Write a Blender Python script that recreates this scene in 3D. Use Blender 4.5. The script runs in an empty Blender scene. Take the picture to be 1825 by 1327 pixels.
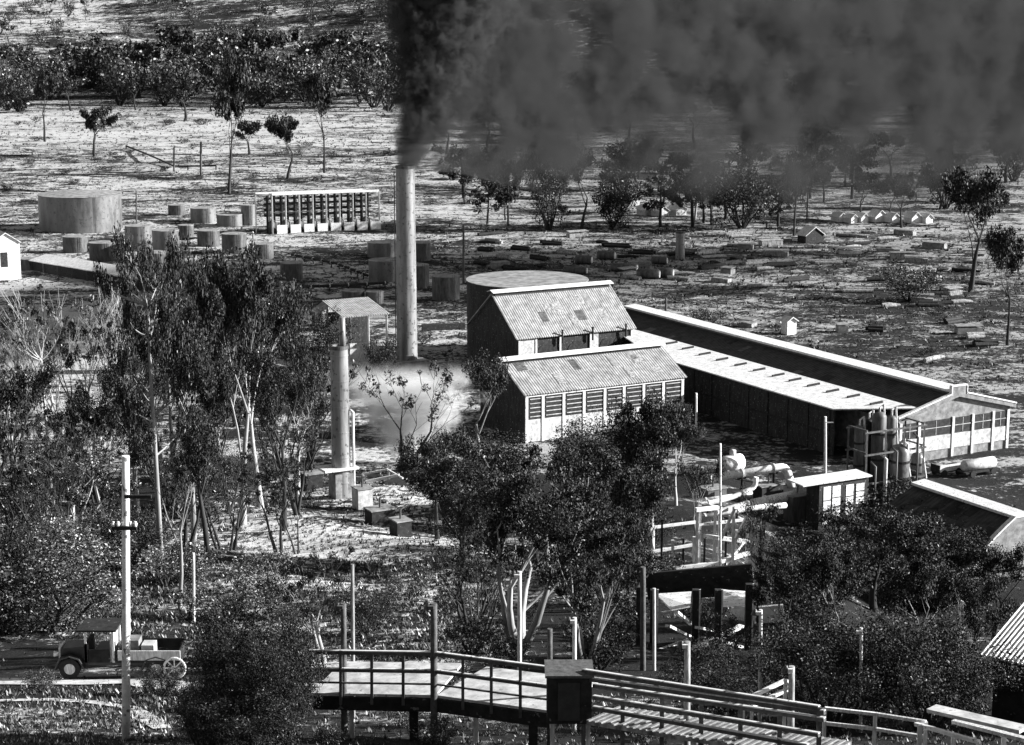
import bpy, math, random
import numpy as np
from mathutils import Vector as V, Matrix
R = math.radians
random.seed(7)
S = bpy.context.scene
COL = S.collection

# ------------------------------------------------------------------ camera
F, CX, CY, HOR, H = 3300.0, 912.5, 663.5, 15.0, 50.0
PITCH = math.atan((CY-HOR)/F)
CAM = V((0, 0, H))
FW = V((0, math.cos(PITCH), -math.sin(PITCH))); UP = V((0, math.sin(PITCH), math.cos(PITCH)))
cd = bpy.data.cameras.new('camera'); cam = bpy.data.objects.new('camera', cd); COL.objects.link(cam)
cam.location = CAM; cam.rotation_euler = (math.pi/2-PITCH, 0, 0)
cd.sensor_width = 36; cd.lens = F/1825*36; cd.clip_start = 0.5; cd.clip_end = 9000
S.camera = cam

def ss(a, b, x):
    t = min(1, max(0, (x-a)/(b-a))); return t*t*(3-2*t)
PY = [-40, 0, 20, 42, 52, 75, 100, 150, 190, 205, 9000]
PZ = [58, 48.3, 39.6, 31.3, 28.6, 22.3, 17, 7.2, .5, 0, 0]
def gz(x, y):
    yp = y
    if y > 80: yp = y + 42*ss(.1, .22, x/y)*ss(80, 135, y)
    z = float(np.interp(yp, PY, PZ))
    if y > 1050:
        t = y-1050
        z += 260*(1-math.exp(-(t/900)**1.5)) * (1+.25*math.sin(x/310+.6)+.12*math.sin(x/130+y/200))
    if y > 60:
        k = min(1, (y-60)/60)
        amp = .35 if y < 200 else .2
        z += amp*k*(math.sin(x*.31+y*.17)+math.sin(x*.13-y*.23+1.3)) * (1 if y < 195 else .35)
        if y > 330: z += .6*ss(330, 520, y)*math.sin(x*.05+y*.043)*math.sin(y*.09+x*.012)
    return z
def ray(px, py):
    return FW*F + V((1, 0, 0))*(px-CX) + UP*(CY-py)
def G(px, py):
    d = ray(px, py); d = d/d.y; dx, dz = d.x, d.z
    y = 30.0; yo = 30.0
    while y < 4000:
        gap = H+dz*y-gz(dx*y, y)
        if gap <= 0:
            lo, hi = yo, y
            for _ in range(12):
                m = (lo+hi)/2
                if H+dz*m <= gz(dx*m, m): hi = m
                else: lo = m
            return CAM+d*hi
        yo = y; y += min(60, max(.5 if y < 400 else 2.5, gap*1.25))
    return CAM+d*3000
def AT(px, py, Y):
    d = ray(px, py); return CAM+d*(Y/d.y)
def proj(p):
    q = V(p)-CAM; dz = q.dot(FW); return (CX+q.x/dz*F, CY-q.dot(UP)/dz*F)
def hit(P, d, px, py):
    """(t, z) where the sight line through px,py meets the upright plane through P along d"""
    r = ray(px, py); n = V((-d.y, d.x, 0))
    s = (V((P.x, P.y, 0))-V((0, 0, 0))).dot(n)/r.dot(n)
    q = CAM+r*s
    return (q-V((P.x, P.y, 0))).dot(V((d.x, d.y, 0))), q.z
def ppm(P):                                    # photo pixels per metre at P
    return F/((V(P)-CAM).dot(FW))
AN = R(28.8)
A = V((math.cos(AN), math.sin(AN), 0)); B = V((-math.sin(AN), math.cos(AN), 0)); Z = V((0, 0, 1)); X = V((1, 0, 0)); Yv = V((0, 1, 0))

# ------------------------------------------------------------------ materials
def newmat(name):
    m = bpy.data.materials.new(name); m.use_nodes = True; nt = m.node_tree
    return m, nt, nt.nodes, nt.links, nt.nodes['Principled BSDF']
def g4(v): return (v, v, v, 1)
def mat(name, lo, hi, scale=2.0, rough=.85, bump=.3, stretch=(1, 1, 1), thr=(.35, .65), rot=0, spec=.25, detail=6, speck=None):
    m, nt, N, L, bs = newmat(name)
    tc = N.new('ShaderNodeTexCoord'); mp = N.new('ShaderNodeMapping'); mp.inputs['Scale'].default_value = stretch
    mp.inputs['Rotation'].default_value = (0, 0, rot)
    L.new(tc.outputs['Object'], mp.inputs['Vector'])
    n = N.new('ShaderNodeTexNoise'); n.inputs['Scale'].default_value = scale; n.inputs['Detail'].default_value = detail; n.inputs['Roughness'].default_value = .65
    L.new(mp.outputs[0], n.inputs['Vector'])
    r = N.new('ShaderNodeValToRGB'); r.color_ramp.elements[0].position = thr[0]; r.color_ramp.elements[1].position = thr[1]
    r.color_ramp.elements[0].color = g4(lo); r.color_ramp.elements[1].color = g4(hi)
    L.new(n.outputs['Fac'], r.inputs['Fac'])
    out = r.outputs['Color']
    if speck:
        n2 = N.new('ShaderNodeTexNoise'); n2.inputs['Scale'].default_value = speck[0]; n2.inputs['Detail'].default_value = 3
        L.new(tc.outputs['Object'], n2.inputs['Vector'])
        r2 = N.new('ShaderNodeValToRGB'); r2.color_ramp.elements[0].position = speck[1]; r2.color_ramp.elements[1].position = speck[1]+.06
        r2.color_ramp.elements[0].color = g4(0); r2.color_ramp.elements[1].color = g4(1)
        L.new(n2.outputs['Fac'], r2.inputs['Fac'])
        mx = N.new('ShaderNodeMixRGB'); mx.inputs['Color2'].default_value = g4(speck[2])
        L.new(r2.outputs['Color'], mx.inputs['Fac']); L.new(out, mx.inputs['Color1']); out = mx.outputs['Color']
    L.new(out, bs.inputs['Base Color'])
    bs.inputs['Roughness'].default_value = rough; bs.inputs['Specular IOR Level'].default_value = spec
    if bump:
        b = N.new('ShaderNodeBump'); b.inputs['Strength'].default_value = bump; b.inputs['Distance'].default_value = .05
        L.new(n.outputs['Fac'], b.inputs['Height']); L.new(b.outputs[0], bs.inputs['Normal'])
    return m
def ribmat(name, lo, hi, pitch, rot, rough=.6):
    """sheet roofing: ribs along the fall of the roof and weathered patches"""
    m = mat(name, lo, hi, scale=1.1, rough=rough, bump=0, thr=(.3, .7), speck=(7, .66, lo*.45))
    nt = m.node_tree; N = nt.nodes; L = nt.links; bs = N['Principled BSDF']
    tc = N.new('ShaderNodeTexCoord'); mp = N.new('ShaderNodeMapping'); mp.inputs['Rotation'].default_value = (0, 0, rot)
    L.new(tc.outputs['Object'], mp.inputs['Vector'])
    w = N.new('ShaderNodeTexWave'); w.inputs['Scale'].default_value = .31416/pitch*1.0; w.inputs['Distortion'].default_value = .6
    L.new(mp.outputs[0], w.inputs['Vector'])
    b = N.new('ShaderNodeBump'); b.inputs['Strength'].default_value = .8; b.inputs['Distance'].default_value = .06
    L.new(w.outputs['Fac'], b.inputs['Height']); L.new(b.outputs[0], bs.inputs['Normal'])
    return m
def leafmat(name, dark, light, share):
    m, nt, N, L, bs = newmat(name)
    g = N.new('ShaderNodeNewGeometry'); r = N.new('ShaderNodeValToRGB'); e = r.color_ramp.elements
    e[0].color = g4(dark*.5); e[1].color = g4(light)
    e[0].position = 0; e[1].position = 1
    a = r.color_ramp.elements.new(1-share); a.color = g4(dark*1.6)
    a = r.color_ramp.elements.new(min(.995, 1-share+.04)); a.color = g4(light*.7)  # a small share of leaves coloured pale to imitate sun glints
    L.new(g.outputs['Random Per Island'], r.inputs['Fac']); L.new(r.outputs['Color'], bs.inputs['Base Color'])
    bs.inputs['Roughness'].default_value = .6; bs.inputs['Specular IOR Level'].default_value = .25
    return m
M = dict(
 white=mat('white_paint', .5, .8, 3, .6, .15, thr=(.3, .6), speck=(6, .6, .2)),
 pale=mat('pale_timber', .35, .7, 4, .8, .4, stretch=(3, 3, .6)),
 post=mat('grey_post', .05, .12, 5, .8, .3),
 steel=mat('rusty_steel', .03, .12, 1.6, .6, .3, stretch=(1.5, 1.5, .35), spec=.4),
 chim=mat('chimney_steel', .1, .27, .8, .38, .1, spec=1, stretch=(1.6, 1.6, .2), speck=(2.2, .6, .05)),
 dark=mat('dark_timber', .01, .03, 3, .8, .3, speck=(5, .66, .16)),
 darkwall=mat('dark_and_shaded_wall', .015, .045, 1.2, .85, .3, stretch=(2, 2, .5), speck=(5, .63, .16)),  # dark walls; also holds the shade coloured into unlit gables and walls
 brick=mat('weathered_render', .12, .3, 1.4, .9, .3, speck=(5, .64, .12)),
 panel=mat('pale_panel', .3, .6, 2, .8, .15, speck=(7, .64, .2)),
 glass=mat('window_glass', .012, .05, 3, .35, 0, spec=.5),
 tank=mat('tank_steel', .05, .17, .5, .38, .1, spec=1, stretch=(1, 1, .3), speck=(1.7, .6, .05)),
 tanktop=mat('tank_roof', .12, .34, .7, .8, .1),
 roof=ribmat('shed_roofing', .13, .36, .35, -AN),
 roofdark=ribmat('shade_dark_roofing', .02, .07, .5, -AN+math.pi/2, .85),  # dark tone puts the shade of the slope facing off the sun into the colour
 roofwhite=mat('limewashed_roofing', .42, .7, 1.6, .8, .3, thr=(.3, .6), speck=(5, .6, .28)),
 ridge=mat('ridge_capping', .5, .75, 2, .8, .1),
 iron=mat('corrugated_iron', .4, .75, 3, .5, .2),
 bark=mat('dark_bark', .015, .05, 6, .9, .6, stretch=(2, 2, .3)),
 gumbark=mat('pale_gum_bark', .2, .6, 3, .8, .3, stretch=(1, 1, .3)),
 midbark=mat('grey_bark', .08, .42, 4, .9, .5, stretch=(1, 1, .3)),
 leaf=leafmat('dark_gum_leaves', .018, .4, .035),
 leafmid=leafmat('grey_gum_leaves', .03, .42, .13),
 leafpale=leafmat('pale_leaves', .05, .5, .17),
 road=mat('gravel_road', .3, .6, 1.2, .95, .3, thr=(.35, .6), speck=(4, .6, .08)),
 rock=mat('pale_rubble', .35, .75, 2, .95, .6),
 black=mat('black_paint', .015, .04, 3, .5, .1, spec=.5),
 rubber=mat('tyre_rubber', .015, .03, 8, .9, .2),
)

# ------------------------------------------------------------------ mesh helpers
class MB:
    def __init__(s): s.v = []; s.f = []
    def add(s, vs, fs):
        o = len(s.v); s.v += [tuple(p) for p in vs]; s.f += [tuple(i+o for i in f) for f in fs]; return s
    def obox(s, o, a, b, c):
        """box from corner o along the three edge vectors a, b, c"""
        o = V(o); vs = [o, o+a, o+a+b, o+b, o+c, o+a+c, o+a+b+c, o+b+c]
        return s.add(vs, [(0, 3, 2, 1), (4, 5, 6, 7), (0, 1, 5, 4), (1, 2, 6, 5), (2, 3, 7, 6), (3, 0, 4, 7)])
    def cbox(s, c, sx, sy, sz, ax=X, ay=Yv):
        c = V(c); return s.obox(c-ax*sx/2-ay*sy/2, ax*sx, ay*sy, Z*sz)      # c = centre of the base
    def beam(s, p, q, w, h=None):
        p, q = V(p), V(q); h = h or w; d = (q-p).normalized()
        u = Z if abs(d.z) < .95 else X
        a = d.cross(u).normalized(); b = a.cross(d)
        return s.obox(p-a*w/2-b*h/2, q-p, a*w, b*h)
    def tube(s, pts, rs, n=10, cap=True):
        pts = [V(p) for p in pts]; rings = []; vs = []
        ref = None
        for i, p in enumerate(pts):
            d = (pts[min(i+1, len(pts)-1)]-pts[max(i-1, 0)]).normalized()
            if ref is None: ref = X if abs(d.x) < .9 else Yv
            a = (ref-d*ref.dot(d)).normalized(); b = d.cross(a); ref = a
            r = rs[i] if isinstance(rs, (list, tuple)) else rs
            for k in range(n):
                t = 2*math.pi*k/n; vs.append(p+a*r*math.cos(t)+b*r*math.sin(t))
        fs = []
        for i in range(len(pts)-1):
            for k in range(n):
                k2 = (k+1) % n; fs.append((i*n+k, i*n+k2, (i+1)*n+k2, (i+1)*n+k))
        if cap: fs += [tuple(reversed(range(n))), tuple(range((len(pts)-1)*n, len(pts)*n))]
        return s.add(vs, fs)
    def prism(s, poly, d):
        """closed polygon (world points) extruded by d"""
        n = len(poly); vs = [V(p) for p in poly]+[V(p)+d for p in poly]
        fs = [tuple(reversed(range(n))), tuple(range(n, 2*n))]+[(i, (i+1) % n, (i+1) % n+n, i+n) for i in range(n)]
        return s.add(vs, fs)
    def slab(s, p0, p1, p2, p3, t):
        n = (V(p1)-V(p0)).cross(V(p3)-V(p0)).normalized()
        if n.z < 0: n = -n
        return s.prism([p0, p1, p2, p3], n*t)
def tag(o, label=None, cat=None, group=None, kind=None):
    if label: o['label'] = label
    if cat: o['category'] = cat
    if group: o['group'] = group
    if kind: o['kind'] = kind
    return o
WL = {}
def thing(name, label, cat, loc, group=None):
    o = bpy.data.objects.new(name, None); o.empty_display_size = .5; COL.objects.link(o); o.location = V(loc); WL[o.name] = V(loc)
    return tag(o, label, cat, group)
def part(name, mb, m, parent=None, smooth=False, loc=None):
    base = WL[parent.name] if parent else V(loc if loc is not None else (0, 0, 0))
    me = bpy.data.meshes.new(name); me.from_pydata([tuple(V(p)-base) for p in mb.v], [], mb.f); me.materials.append(m)
    me.validate()
    import bmesh
    bm = bmesh.new(); bm.from_mesh(me); bmesh.ops.recalc_face_normals(bm, faces=bm.faces); bm.to_mesh(me); bm.free()
    if smooth:
        for p in me.polygons: p.use_smooth = len(p.vertices) == 4
    o = bpy.data.objects.new(name, me); COL.objects.link(o)
    if parent: o.parent = parent
    else: o.location = base
    WL[o.name] = base
    return o

# ------------------------------------------------------------------ ground
def ground():
    ys = list(np.arange(-40, 240, 1.6))+list(np.geomspace(240, 5200, 330))
    us = np.linspace(-1, 1, 240)
    P = []
    for y in ys:
        w = 60+max(0, y)*.62
        for u in us: P.append((u*w, y, gz(u*w, y)))
    n = len(us); Fs = [(j*n+i, j*n+i+1, (j+1)*n+i+1, (j+1)*n+i) for j in range(len(ys)-1) for i in range(n-1)]
    me = bpy.data.meshes.new('ground'); me.from_pydata(P, [], Fs)
    for p in me.polygons: p.use_smooth = True
    # how much of the ground is under scrub and litter (0 bare, 1 covered)
    at = me.attributes.new('cover', 'FLOAT', 'POINT'); c = np.zeros(len(P), dtype=np.float32); c2 = np.zeros(len(P), dtype=np.float32)
    for k, (x, y, z) in enumerate(P):
        q = V((x, max(y, 5), z)); px, py = proj(q)
        v = .40
        if y < 195:
            v = .62
            if 400 < px < 800 and 820 < py < 1010: v = .44
            if 400 < px < 700 and 1000 < py < 1160: v = .5
            if 600 < px < 900 and 1000 < py < 1180: v = .5
            if px > 950: v = .7
            if px < 300: v = .62
        elif y < 330:
            v = .47
            if px > 780: v = .55
            if px < 560: v = .56
            if px < 280: v = .42
        else:
            v = .5 if px < 700 else .56
            if px > 700 and y > 330: v = .5
            if px > 1250: v = .5
            if 200 < py < 260 and px < 700: v = .4
        if y > 1000:
            v = .6 if px < 700 else .64
            if px < 200 and py < 60: v = .42
        c[k] = v
        tn = .44 if px < 760 else .44-.13*ss(760, 1000, px)
        if y < 195: tn = .54 if (400 < px < 820 and 820 < py < 1160) else .46
        if y > 1000: tn = .5
        c2[k] = tn
    c = c.reshape(len(ys), n).copy(); c2 = c2.reshape(len(ys), n).copy()
    for arr in (c, c2):                      # let one kind of ground run into the next
        for _ in range(14):
            arr[1:-1] = (arr[:-2]+arr[1:-1]+arr[2:])/3; arr[:, 1:-1] = (arr[:, :-2]+arr[:, 1:-1]+arr[:, 2:])/3
    c = c.ravel(); c2 = c2.ravel()
    at.data.foreach_set('value', c)
    at2 = me.attributes.new('dryness', 'FLOAT', 'POINT'); at2.data.foreach_set('value', c2)
    m, nt, N, L, bs = newmat('ground'); me.materials.append(m)
    tc = N.new('ShaderNodeTexCoord')
    def noise(scale, det, rough=.6, sx=1, sy=1):
        mp = N.new('ShaderNodeMapping'); mp.inputs['Scale'].default_value = (sx, sy, 1); L.new(tc.outputs['Object'], mp.inputs['Vector'])
        t = N.new('ShaderNodeTexNoise'); t.inputs['Scale'].default_value = scale; t.inputs['Detail'].default_value = det; t.inputs['Roughness'].default_value = rough
        L.new(mp.outputs[0], t.inputs['Vector']); return t.outputs['Fac']
    def mth(op, a, b=None, c=None):
        q = N.new('ShaderNodeMath'); q.operation = op
        for i, v in enumerate((a, b, c)):
            if v is None: continue
            if isinstance(v, (int, float)): q.inputs[i].default_value = v
            else: L.new(v, q.inputs[i])
        return q.outputs[0]
    big = noise(.035, 6, .62, .6, 1.3); mid = noise(.2, 7, .72, .8, 1.1); fine = noise(1.3, 6, .75)
    sm = mth('ADD', mth('MULTIPLY', big, .26), mth('ADD', mth('MULTIPLY', mid, .4), mth('MULTIPLY', fine, .34)))
    cv = N.new('ShaderNodeAttribute'); cv.attribute_name = 'cover'
    # bare where the noise is above a level set by the cover
    th = mth('ADD', mth('MULTIPLY', mth('SUBTRACT', cv.outputs['Fac'], .5), .34), .5)
    k = mth('MULTIPLY', mth('SUBTRACT', sm, th), 19)
    k = mth('ADD', k, .5)
    cl = N.new('ShaderNodeClamp'); L.new(k, cl.inputs['Value'])
    r = N.new('ShaderNodeValToRGB'); r.color_ramp.elements[0].color = g4(.018); r.color_ramp.elements[1].color = g4(.62)
    r.color_ramp.elements.new(.45).color = g4(.1)
    r.color_ramp.elements[0].color = g4(0); r.color_ramp.elements[1].color = g4(.15); r.color_ramp.elements[2].color = g4(1)
    L.new(cl.outputs[0], r.inputs['Fac'])
    dr = N.new('ShaderNodeAttribute'); dr.attribute_name = 'dryness'
    alb = mth('ADD', mth('MULTIPLY', r.outputs['Color'], mth('MULTIPLY', dr.outputs['Fac'], mth('ADD', .6, mth('MULTIPLY', fine, .75)))), .018)
    L.new(alb, bs.inputs['Base Color'])
    b = N.new('ShaderNodeBump'); b.inputs['Strength'].default_value = 1; b.inputs['Distance'].default_value = .5
    L.new(sm, b.inputs['Height']); L.new(b.outputs[0], bs.inputs['Normal'])
    bs.inputs['Roughness'].default_value = .95; bs.inputs['Specular IOR Level'].default_value = .1
    o = bpy.data.objects.new('ground', me); COL.objects.link(o); tag(o, kind='structure')
ground()

# ------------------------------------------------------------------ trees
def leaves_mesh(name, centers, radii, per, size, rng, m, flat=1.0):
    c = np.repeat(np.array(centers), per, 0); rr = np.repeat(np.array(radii), per)
    n = len(c)
    d = rng.normal(size=(n, 3)); d /= np.linalg.norm(d, axis=1)[:, None]
    rad = rng.random(n)**.45
    p = c+d*(rr*rad)[:, None]*np.array([1, 1, flat])
    a = rng.normal(size=(n, 3)); a /= np.linalg.norm(a, axis=1)[:, None]
    t = rng.normal(size=(n, 3)); b = np.cross(a, t); b /= np.linalg.norm(b, axis=1)[:, None]
    s = size*(.35+rng.random(n)**1.5*1.5)[:, None]
    v = np.stack([p-a*s, p-b*s*.45, p+a*s, p+b*s*.45], 1).reshape(-1, 3)
    me = bpy.data.meshes.new(name)
    me.vertices.add(4*n); me.vertices.foreach_set('co', v.astype(np.float32).ravel())
    me.loops.add(4*n); me.loops.foreach_set('vertex_index', np.arange(4*n, dtype=np.int32))
    me.polygons.add(n); me.polygons.foreach_set('loop_start', np.arange(0, 4*n, 4, dtype=np.int32))
    me.update(calc_edges=True); me.materials.append(m)
    return me
def grow(seed, style):
    """skeleton of a tree one unit high: (wood MB, clump centres, clump radii)"""
    rnd = random.Random(seed); mb = MB(); tips = []
    def limb(p, d, ln, r, depth, bend=.25, up=.12):
        pts = [p]; rs = [r]; k = 4
        for i in range(k):
            d = (d+V((rnd.uniform(-1, 1), rnd.uniform(-1, 1), rnd.uniform(-.6, 1)*.6))*bend*.5+Z*up*.5).normalized()
            p = p+d*ln/k; pts.append(p); rs.append(r*(1-.6*(i+1)/k))
        mb.tube(pts, rs, 6 if depth < 2 else 4, cap=False)
        return pts, d, rs[-1]
    def rec(p, d, ln, r, depth, maxd, spread, nb):
        pts, d2, re = limb(p, d, ln, r, depth)
        if depth >= maxd: tips.append(pts[-1]); tips.append(pts[2]); return
        for i in range(nb):
            src = pts[-1] if i < 2 else pts[rnd.choice([2, 3])]
            az = rnd.uniform(0, 2*math.pi); sp = spread*rnd.uniform(.6, 1.2)
            u = V((math.cos(az), math.sin(az), 0))
            nd = (d2*math.cos(sp)+u*math.sin(sp)).normalized()
            rec(src, nd, ln*rnd.uniform(.55, .8), max(re*.8, .0015), depth+1, maxd, spread, nb)
    if style == 'gum':
        rec(V((0, 0, -.02)), V((rnd.uniform(-.08, .08), rnd.uniform(-.08, .08), 1)), .42, .021, 0, 3, .55, 3)
    elif style == 'tall':
        pts, d2, re = limb(V((0, 0, -.02)), V((rnd.uniform(-.04, .04), 0, 1)), .8, .016, 0, .06, .1)
        for i in range(26):
            h = rnd.uniform(.34, .97); k = min(3, int(h/.8*4)); t = h/.8*4-k
            src = pts[k].lerp(pts[k+1], min(1, max(0, t))); az = rnd.uniform(0, 6.28)
            rec(src, V((math.cos(az), math.sin(az), rnd.uniform(0, .8))).normalized(), rnd.uniform(.08, .17), .005, 2, 3, .6, 2)
    elif style == 'fork':
        for i in range(4):
            az = i*1.6+rnd.uniform(-.4, .4)
            rec(V((0, 0, -.02)), V((math.cos(az)*.45, math.sin(az)*.3, 1)).normalized(), .4, .02, 1, 3, .5, 3)
    elif style == 'bare':
        for i in range(5):
            az = i*1.3+rnd.uniform(-.4, .4)
            rec(V((math.cos(az)*.05, math.sin(az)*.05, -.02)), V((math.cos(az)*.4, math.sin(az)*.4, 1)).normalized(), .36, .014, 0, 3, .42, 4)
    elif style == 'vee':
        for sx in (-.16, .2):
            rec(V((sx*.1, 0, -.02)), V((sx, .03, 1)).normalized(), .42, .018, 0, 3, .45, 3)
    elif style == 'bush':
        for i in range(9):
            az = i*.75; rec(V((0, 0, -.03)), V((math.cos(az)*.8, math.sin(az)*.8, .8)).normalized(), .38, .02, 1, 3, .7, 3)
    zs = [p.z for p in tips]+[p[2] for p in mb.v]; xs = [abs(p.x) for p in tips]+[abs(p.y) for p in tips]
    return mb, tips, max(zs), sorted(xs)[int(len(xs)*.9)]
PROTO = {}
def proto(style, seed, m, wood, count, size):
    """count = leaves in all; the size is in crown units, later scaled with the tree"""
    key = (style, seed, m.name, wood.name, count, size)
    if key in PROTO: return PROTO[key]
    mb, tips, h, w = grow(seed, style)
    # stretch to the unit box: height 1, half width .5
    sx, sz = .42/w, .94/h
    vs = [(p[0]*sx*(1 if p[2]*sz > .3 else 1), p[1]*sx, p[2]*sz) for p in mb.v]
    me = bpy.data.meshes.new('trunk'); me.from_pydata(vs, [], mb.f); me.materials.append(wood)
    for p in me.polygons: p.use_smooth = True
    lm = None
    if count:
        rng = np.random.default_rng(seed); rnd = random.Random(seed)
        ts = list(tips); rnd.shuffle(ts)
        ncl = {'bush': 150, 'tall': 90, 'bare': 40, 'vee': 40}.get(style, 85)
        ts = ts[:ncl]
        cs = [(t.x*sx, t.y*sx, t.z*sz) for t in ts]
        rmax = {'bush': .17, 'tall': .12, 'bare': .06, 'vee': .07, 'fork': .1}.get(style, .135)
        rs = [rnd.uniform(.4, 1)*rmax for t in ts]
        if style == 'bush':
            cs += [(rnd.uniform(-.35, .35), rnd.uniform(-.35, .35), rnd.uniform(.08, .6)) for _ in range(50)]; rs += [.14]*50
        lm = leaves_mesh('crown', cs, rs, max(1, count//len(cs)), size, rng, m, .75)
    PROTO[key] = (me, lm); return PROTO[key]
DENS, LS = 1.15, 1.1
WR = random.Random(41)
def tree(style, seed, pos, h, w, label, cat='tree', group=None, leaf='leaf', wood='bark', count=9000, size=.011, name='gum_tree', rz=None):
    tm, lm = proto(style, seed, M[leaf], M[wood], int(count*(1.35 if style == 'bush' else DENS)), size*LS)
    e = thing(name, label, cat, pos, group); e.rotation_euler = (0, 0, random.uniform(0, 6.28) if rz is None else rz)
    e.scale = (w, w, h)
    t = bpy.data.objects.new('trunk', tm); COL.objects.link(t); t.parent = e
    if lm:
        c = bpy.data.objects.new('crown', lm); COL.objects.link(c); c.parent = e
    return e
def T(style, px, py, top, wpx, label, seed=1, leaf='leaf', wood='bark', count=12000, size=.008, name='gum_tree', group=None, rz=None, cat='tree'):
    p = G(px, py); k = ppm(p)
    if wood == 'bark' and style != 'bush' and py > 700: wood = WR.choice(['bark', 'bark', 'midbark', 'midbark', 'gumbark'])
    return tree(style, seed, p-Z*.1, (py-top)/k*1.02, wpx/k, label, cat, group, leaf, wood, count, size, name, rz)

# foreground and middle ground trees: style, base x, base y, top y, width, label ...
T('tall', 288, 1012, 400, 150, 'tallest dark narrow tree left of centre, its top beside the squat tanks', 11, count=16000)
T('gum', 432, 935, 440, 170, 'broad dark tree whose crown rises beside the open steel frame', 12, count=22000, size=.009)
T('gum', 505, 945, 585, 130, 'slim dark trunked tree just left of the short chimney', 13)
T('gum', 372, 1000, 600, 140, 'dense dark tree between the utility pole and the stony slope', 14, count=20000)
T('gum', 345, 965, 520, 170, 'dark leafy tree crowding the right side of the tallest narrow tree', 16, count=22000)
T('gum', 465, 905, 500, 150, 'dark tree below the low tanks and the open frame', 14, count=20000)
T('gum', 245, 915, 640, 140, 'dark tree behind the top of the utility pole', 13, count=18000)
T('gum', 400, 870, 560, 190, 'dense dark tree in the middle of the left hand grove', 17, count=24000)
T('gum', 530, 880, 650, 120, 'dark tree just above the stony slope, beside the short chimney', 12, count=16000)
T('tall', 310, 880, 420, 90, 'second narrow dark tree of the left grove', 15, count=14000)
T('gum', 175, 900, 700, 150, 'dark tree left of the utility pole top', 12, count=16000)
T('gum', 1120, 1090, 800, 190, 'dark tree between the slanting stems and the mast', 16, count=22000)
T('gum', 780, 960, 760, 130, 'dark tree right of the charred pen, before the gable wall', 14, count=16000)
T('bush', 75, 1232, 1188, 60, 'small shrub in front of the lorry bonnet', 31, leaf='leafmid', count=5000, size=.016, name='bush', cat='bush')
T('bush', 285, 1240, 1175, 80, 'small dark shrub at the tail of the lorry', 33, count=7000, size=.014, name='bush', cat='bush')
T('bare', 140, 790, 480, 250, 'leafless many stemmed tree below the long white roof at the left', 21, wood='midbark', count=2500, leaf='leafmid')
T('bare', 20, 800, 560, 170, 'leafless tree at the left edge under the white hut', 22, wood='midbark', count=2500, leaf='leafmid')
T('bare', 235, 760, 530, 150, 'thin leafless tree right of the many stemmed one', 23, wood='midbark', count=3500, leaf='leafmid')
T('tall', 90, 868, 570, 80, 'thin pale stemmed tree standing alone at the left', 15, wood='gumbark', count=3000, leaf='leafmid')
T('gum', 22, 930, 640, 150, 'dark tree cut by the left edge of the picture, halfway up', 16, count=16000)
T('gum', 320, 1085, 720, 150, 'leaning dark tree right behind the utility pole', 17, count=14000)
T('fork', 130, 960, 780, 190, 'low spreading grey tree left of the utility pole', 18, leaf='leafpale', wood='midbark', count=14000, size=.01)
T('bush', 95, 1125, 930, 270, 'wide grey bush above the vintage truck', 31, leaf='leafpale', count=26000, size=.009, name='bush', cat='bush')
T('bush', 8, 1130, 900, 150, 'dark bush at the left edge above the truck', 32, count=18000, size=.009, name='bush', cat='bush')
T('bush', 440, 1318, 1015, 230, 'huge black bush filling the bottom left beside the footbridge', 33, count=42000, size=.0065, name='bush', cat='bush')
T('bush', 505, 1335, 1090, 150, 'dark bush at the left end of the footbridge', 32, count=30000, size=.007, name='bush', cat='bush')
T('bush', 365, 1338, 1190, 120, 'low dark bush right of the utility pole foot', 31, count=24000, size=.008, name='bush', cat='bush')
T('bush', 450, 1342, 1190, 190, 'low dark bush at the foot of the huge black one', 32, count=24000, size=.008, name='bush', cat='bush')
T('vee', 575, 1190, 960, 170, 'thin forked tree with pale stems behind the left end of the footbridge', 24, wood='gumbark', leaf='leafmid', count=7000)
T('bush', 560, 690, 545, 120, 'dark rounded tree left of the short chimney top', 31, count=14000, size=.01)
T('bush', 684, 692, 585, 60, 'small dark tree between the two chimneys', 33, count=8000, size=.012)
T('gum', 470, 760, 520, 130, 'dark tree left of the leaning lean-to shed', 12, count=12000)
T('vee', 727, 838, 625, 190, 'dark forked tree standing in the white steam', 25, count=1800, size=.01, leaf='leafmid')
T('gum', 862, 840, 625, 120, 'dark tree hard against the left gable of the front shed', 14, count=15000)
T('bush', 880, 900, 770, 170, 'dark bush under the left corner of the front shed', 32, count=18000, size=.009, name='bush', cat='bush')
T('bush', 1062, 905, 738, 160, 'dark peaked tree in front of the front shed windows', 31, count=20000, size=.009)
T('gum', 820, 1010, 780, 200, 'dark tree right of the charred timber pen', 13, count=20000)
T('fork', 925, 1165, 800, 280, 'big spreading tree with forked stems in the middle foreground', 26, count=26000, wood='midbark', size=.0075)
T('gum', 975, 1010, 800, 220, 'dark crowned tree below the front shed, left of the slanting stems', 11, count=20000)
T('fork', 1045, 1195, 880, 230, 'spreading tree with slanting stems behind the dark footbridge hut', 27, count=20000, wood='midbark', size=.0075)
T('gum', 1160, 1010, 700, 200, 'tall dark tree below the right corner of the front shed', 12, count=24000)
T('gum', 1205, 900, 720, 110, 'dark tree against the shaded wall of the long building', 17, count=16000)
T('bush', 1120, 1000, 900, 130, 'dark bush left of the pipe trestle', 33, count=20000, size=.009, name='bush', cat='bush')
T('tall', 1350, 1110, 860, 80, 'dark straight tree right of the mast', 28, count=9000)
T('gum', 1560, 1090, 895, 200, 'dark tree under the bright tall windows', 13, count=22000)
T('gum', 1690, 1160, 935, 240, 'large dark tree in front of the near right roof', 14, count=26000)
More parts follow.
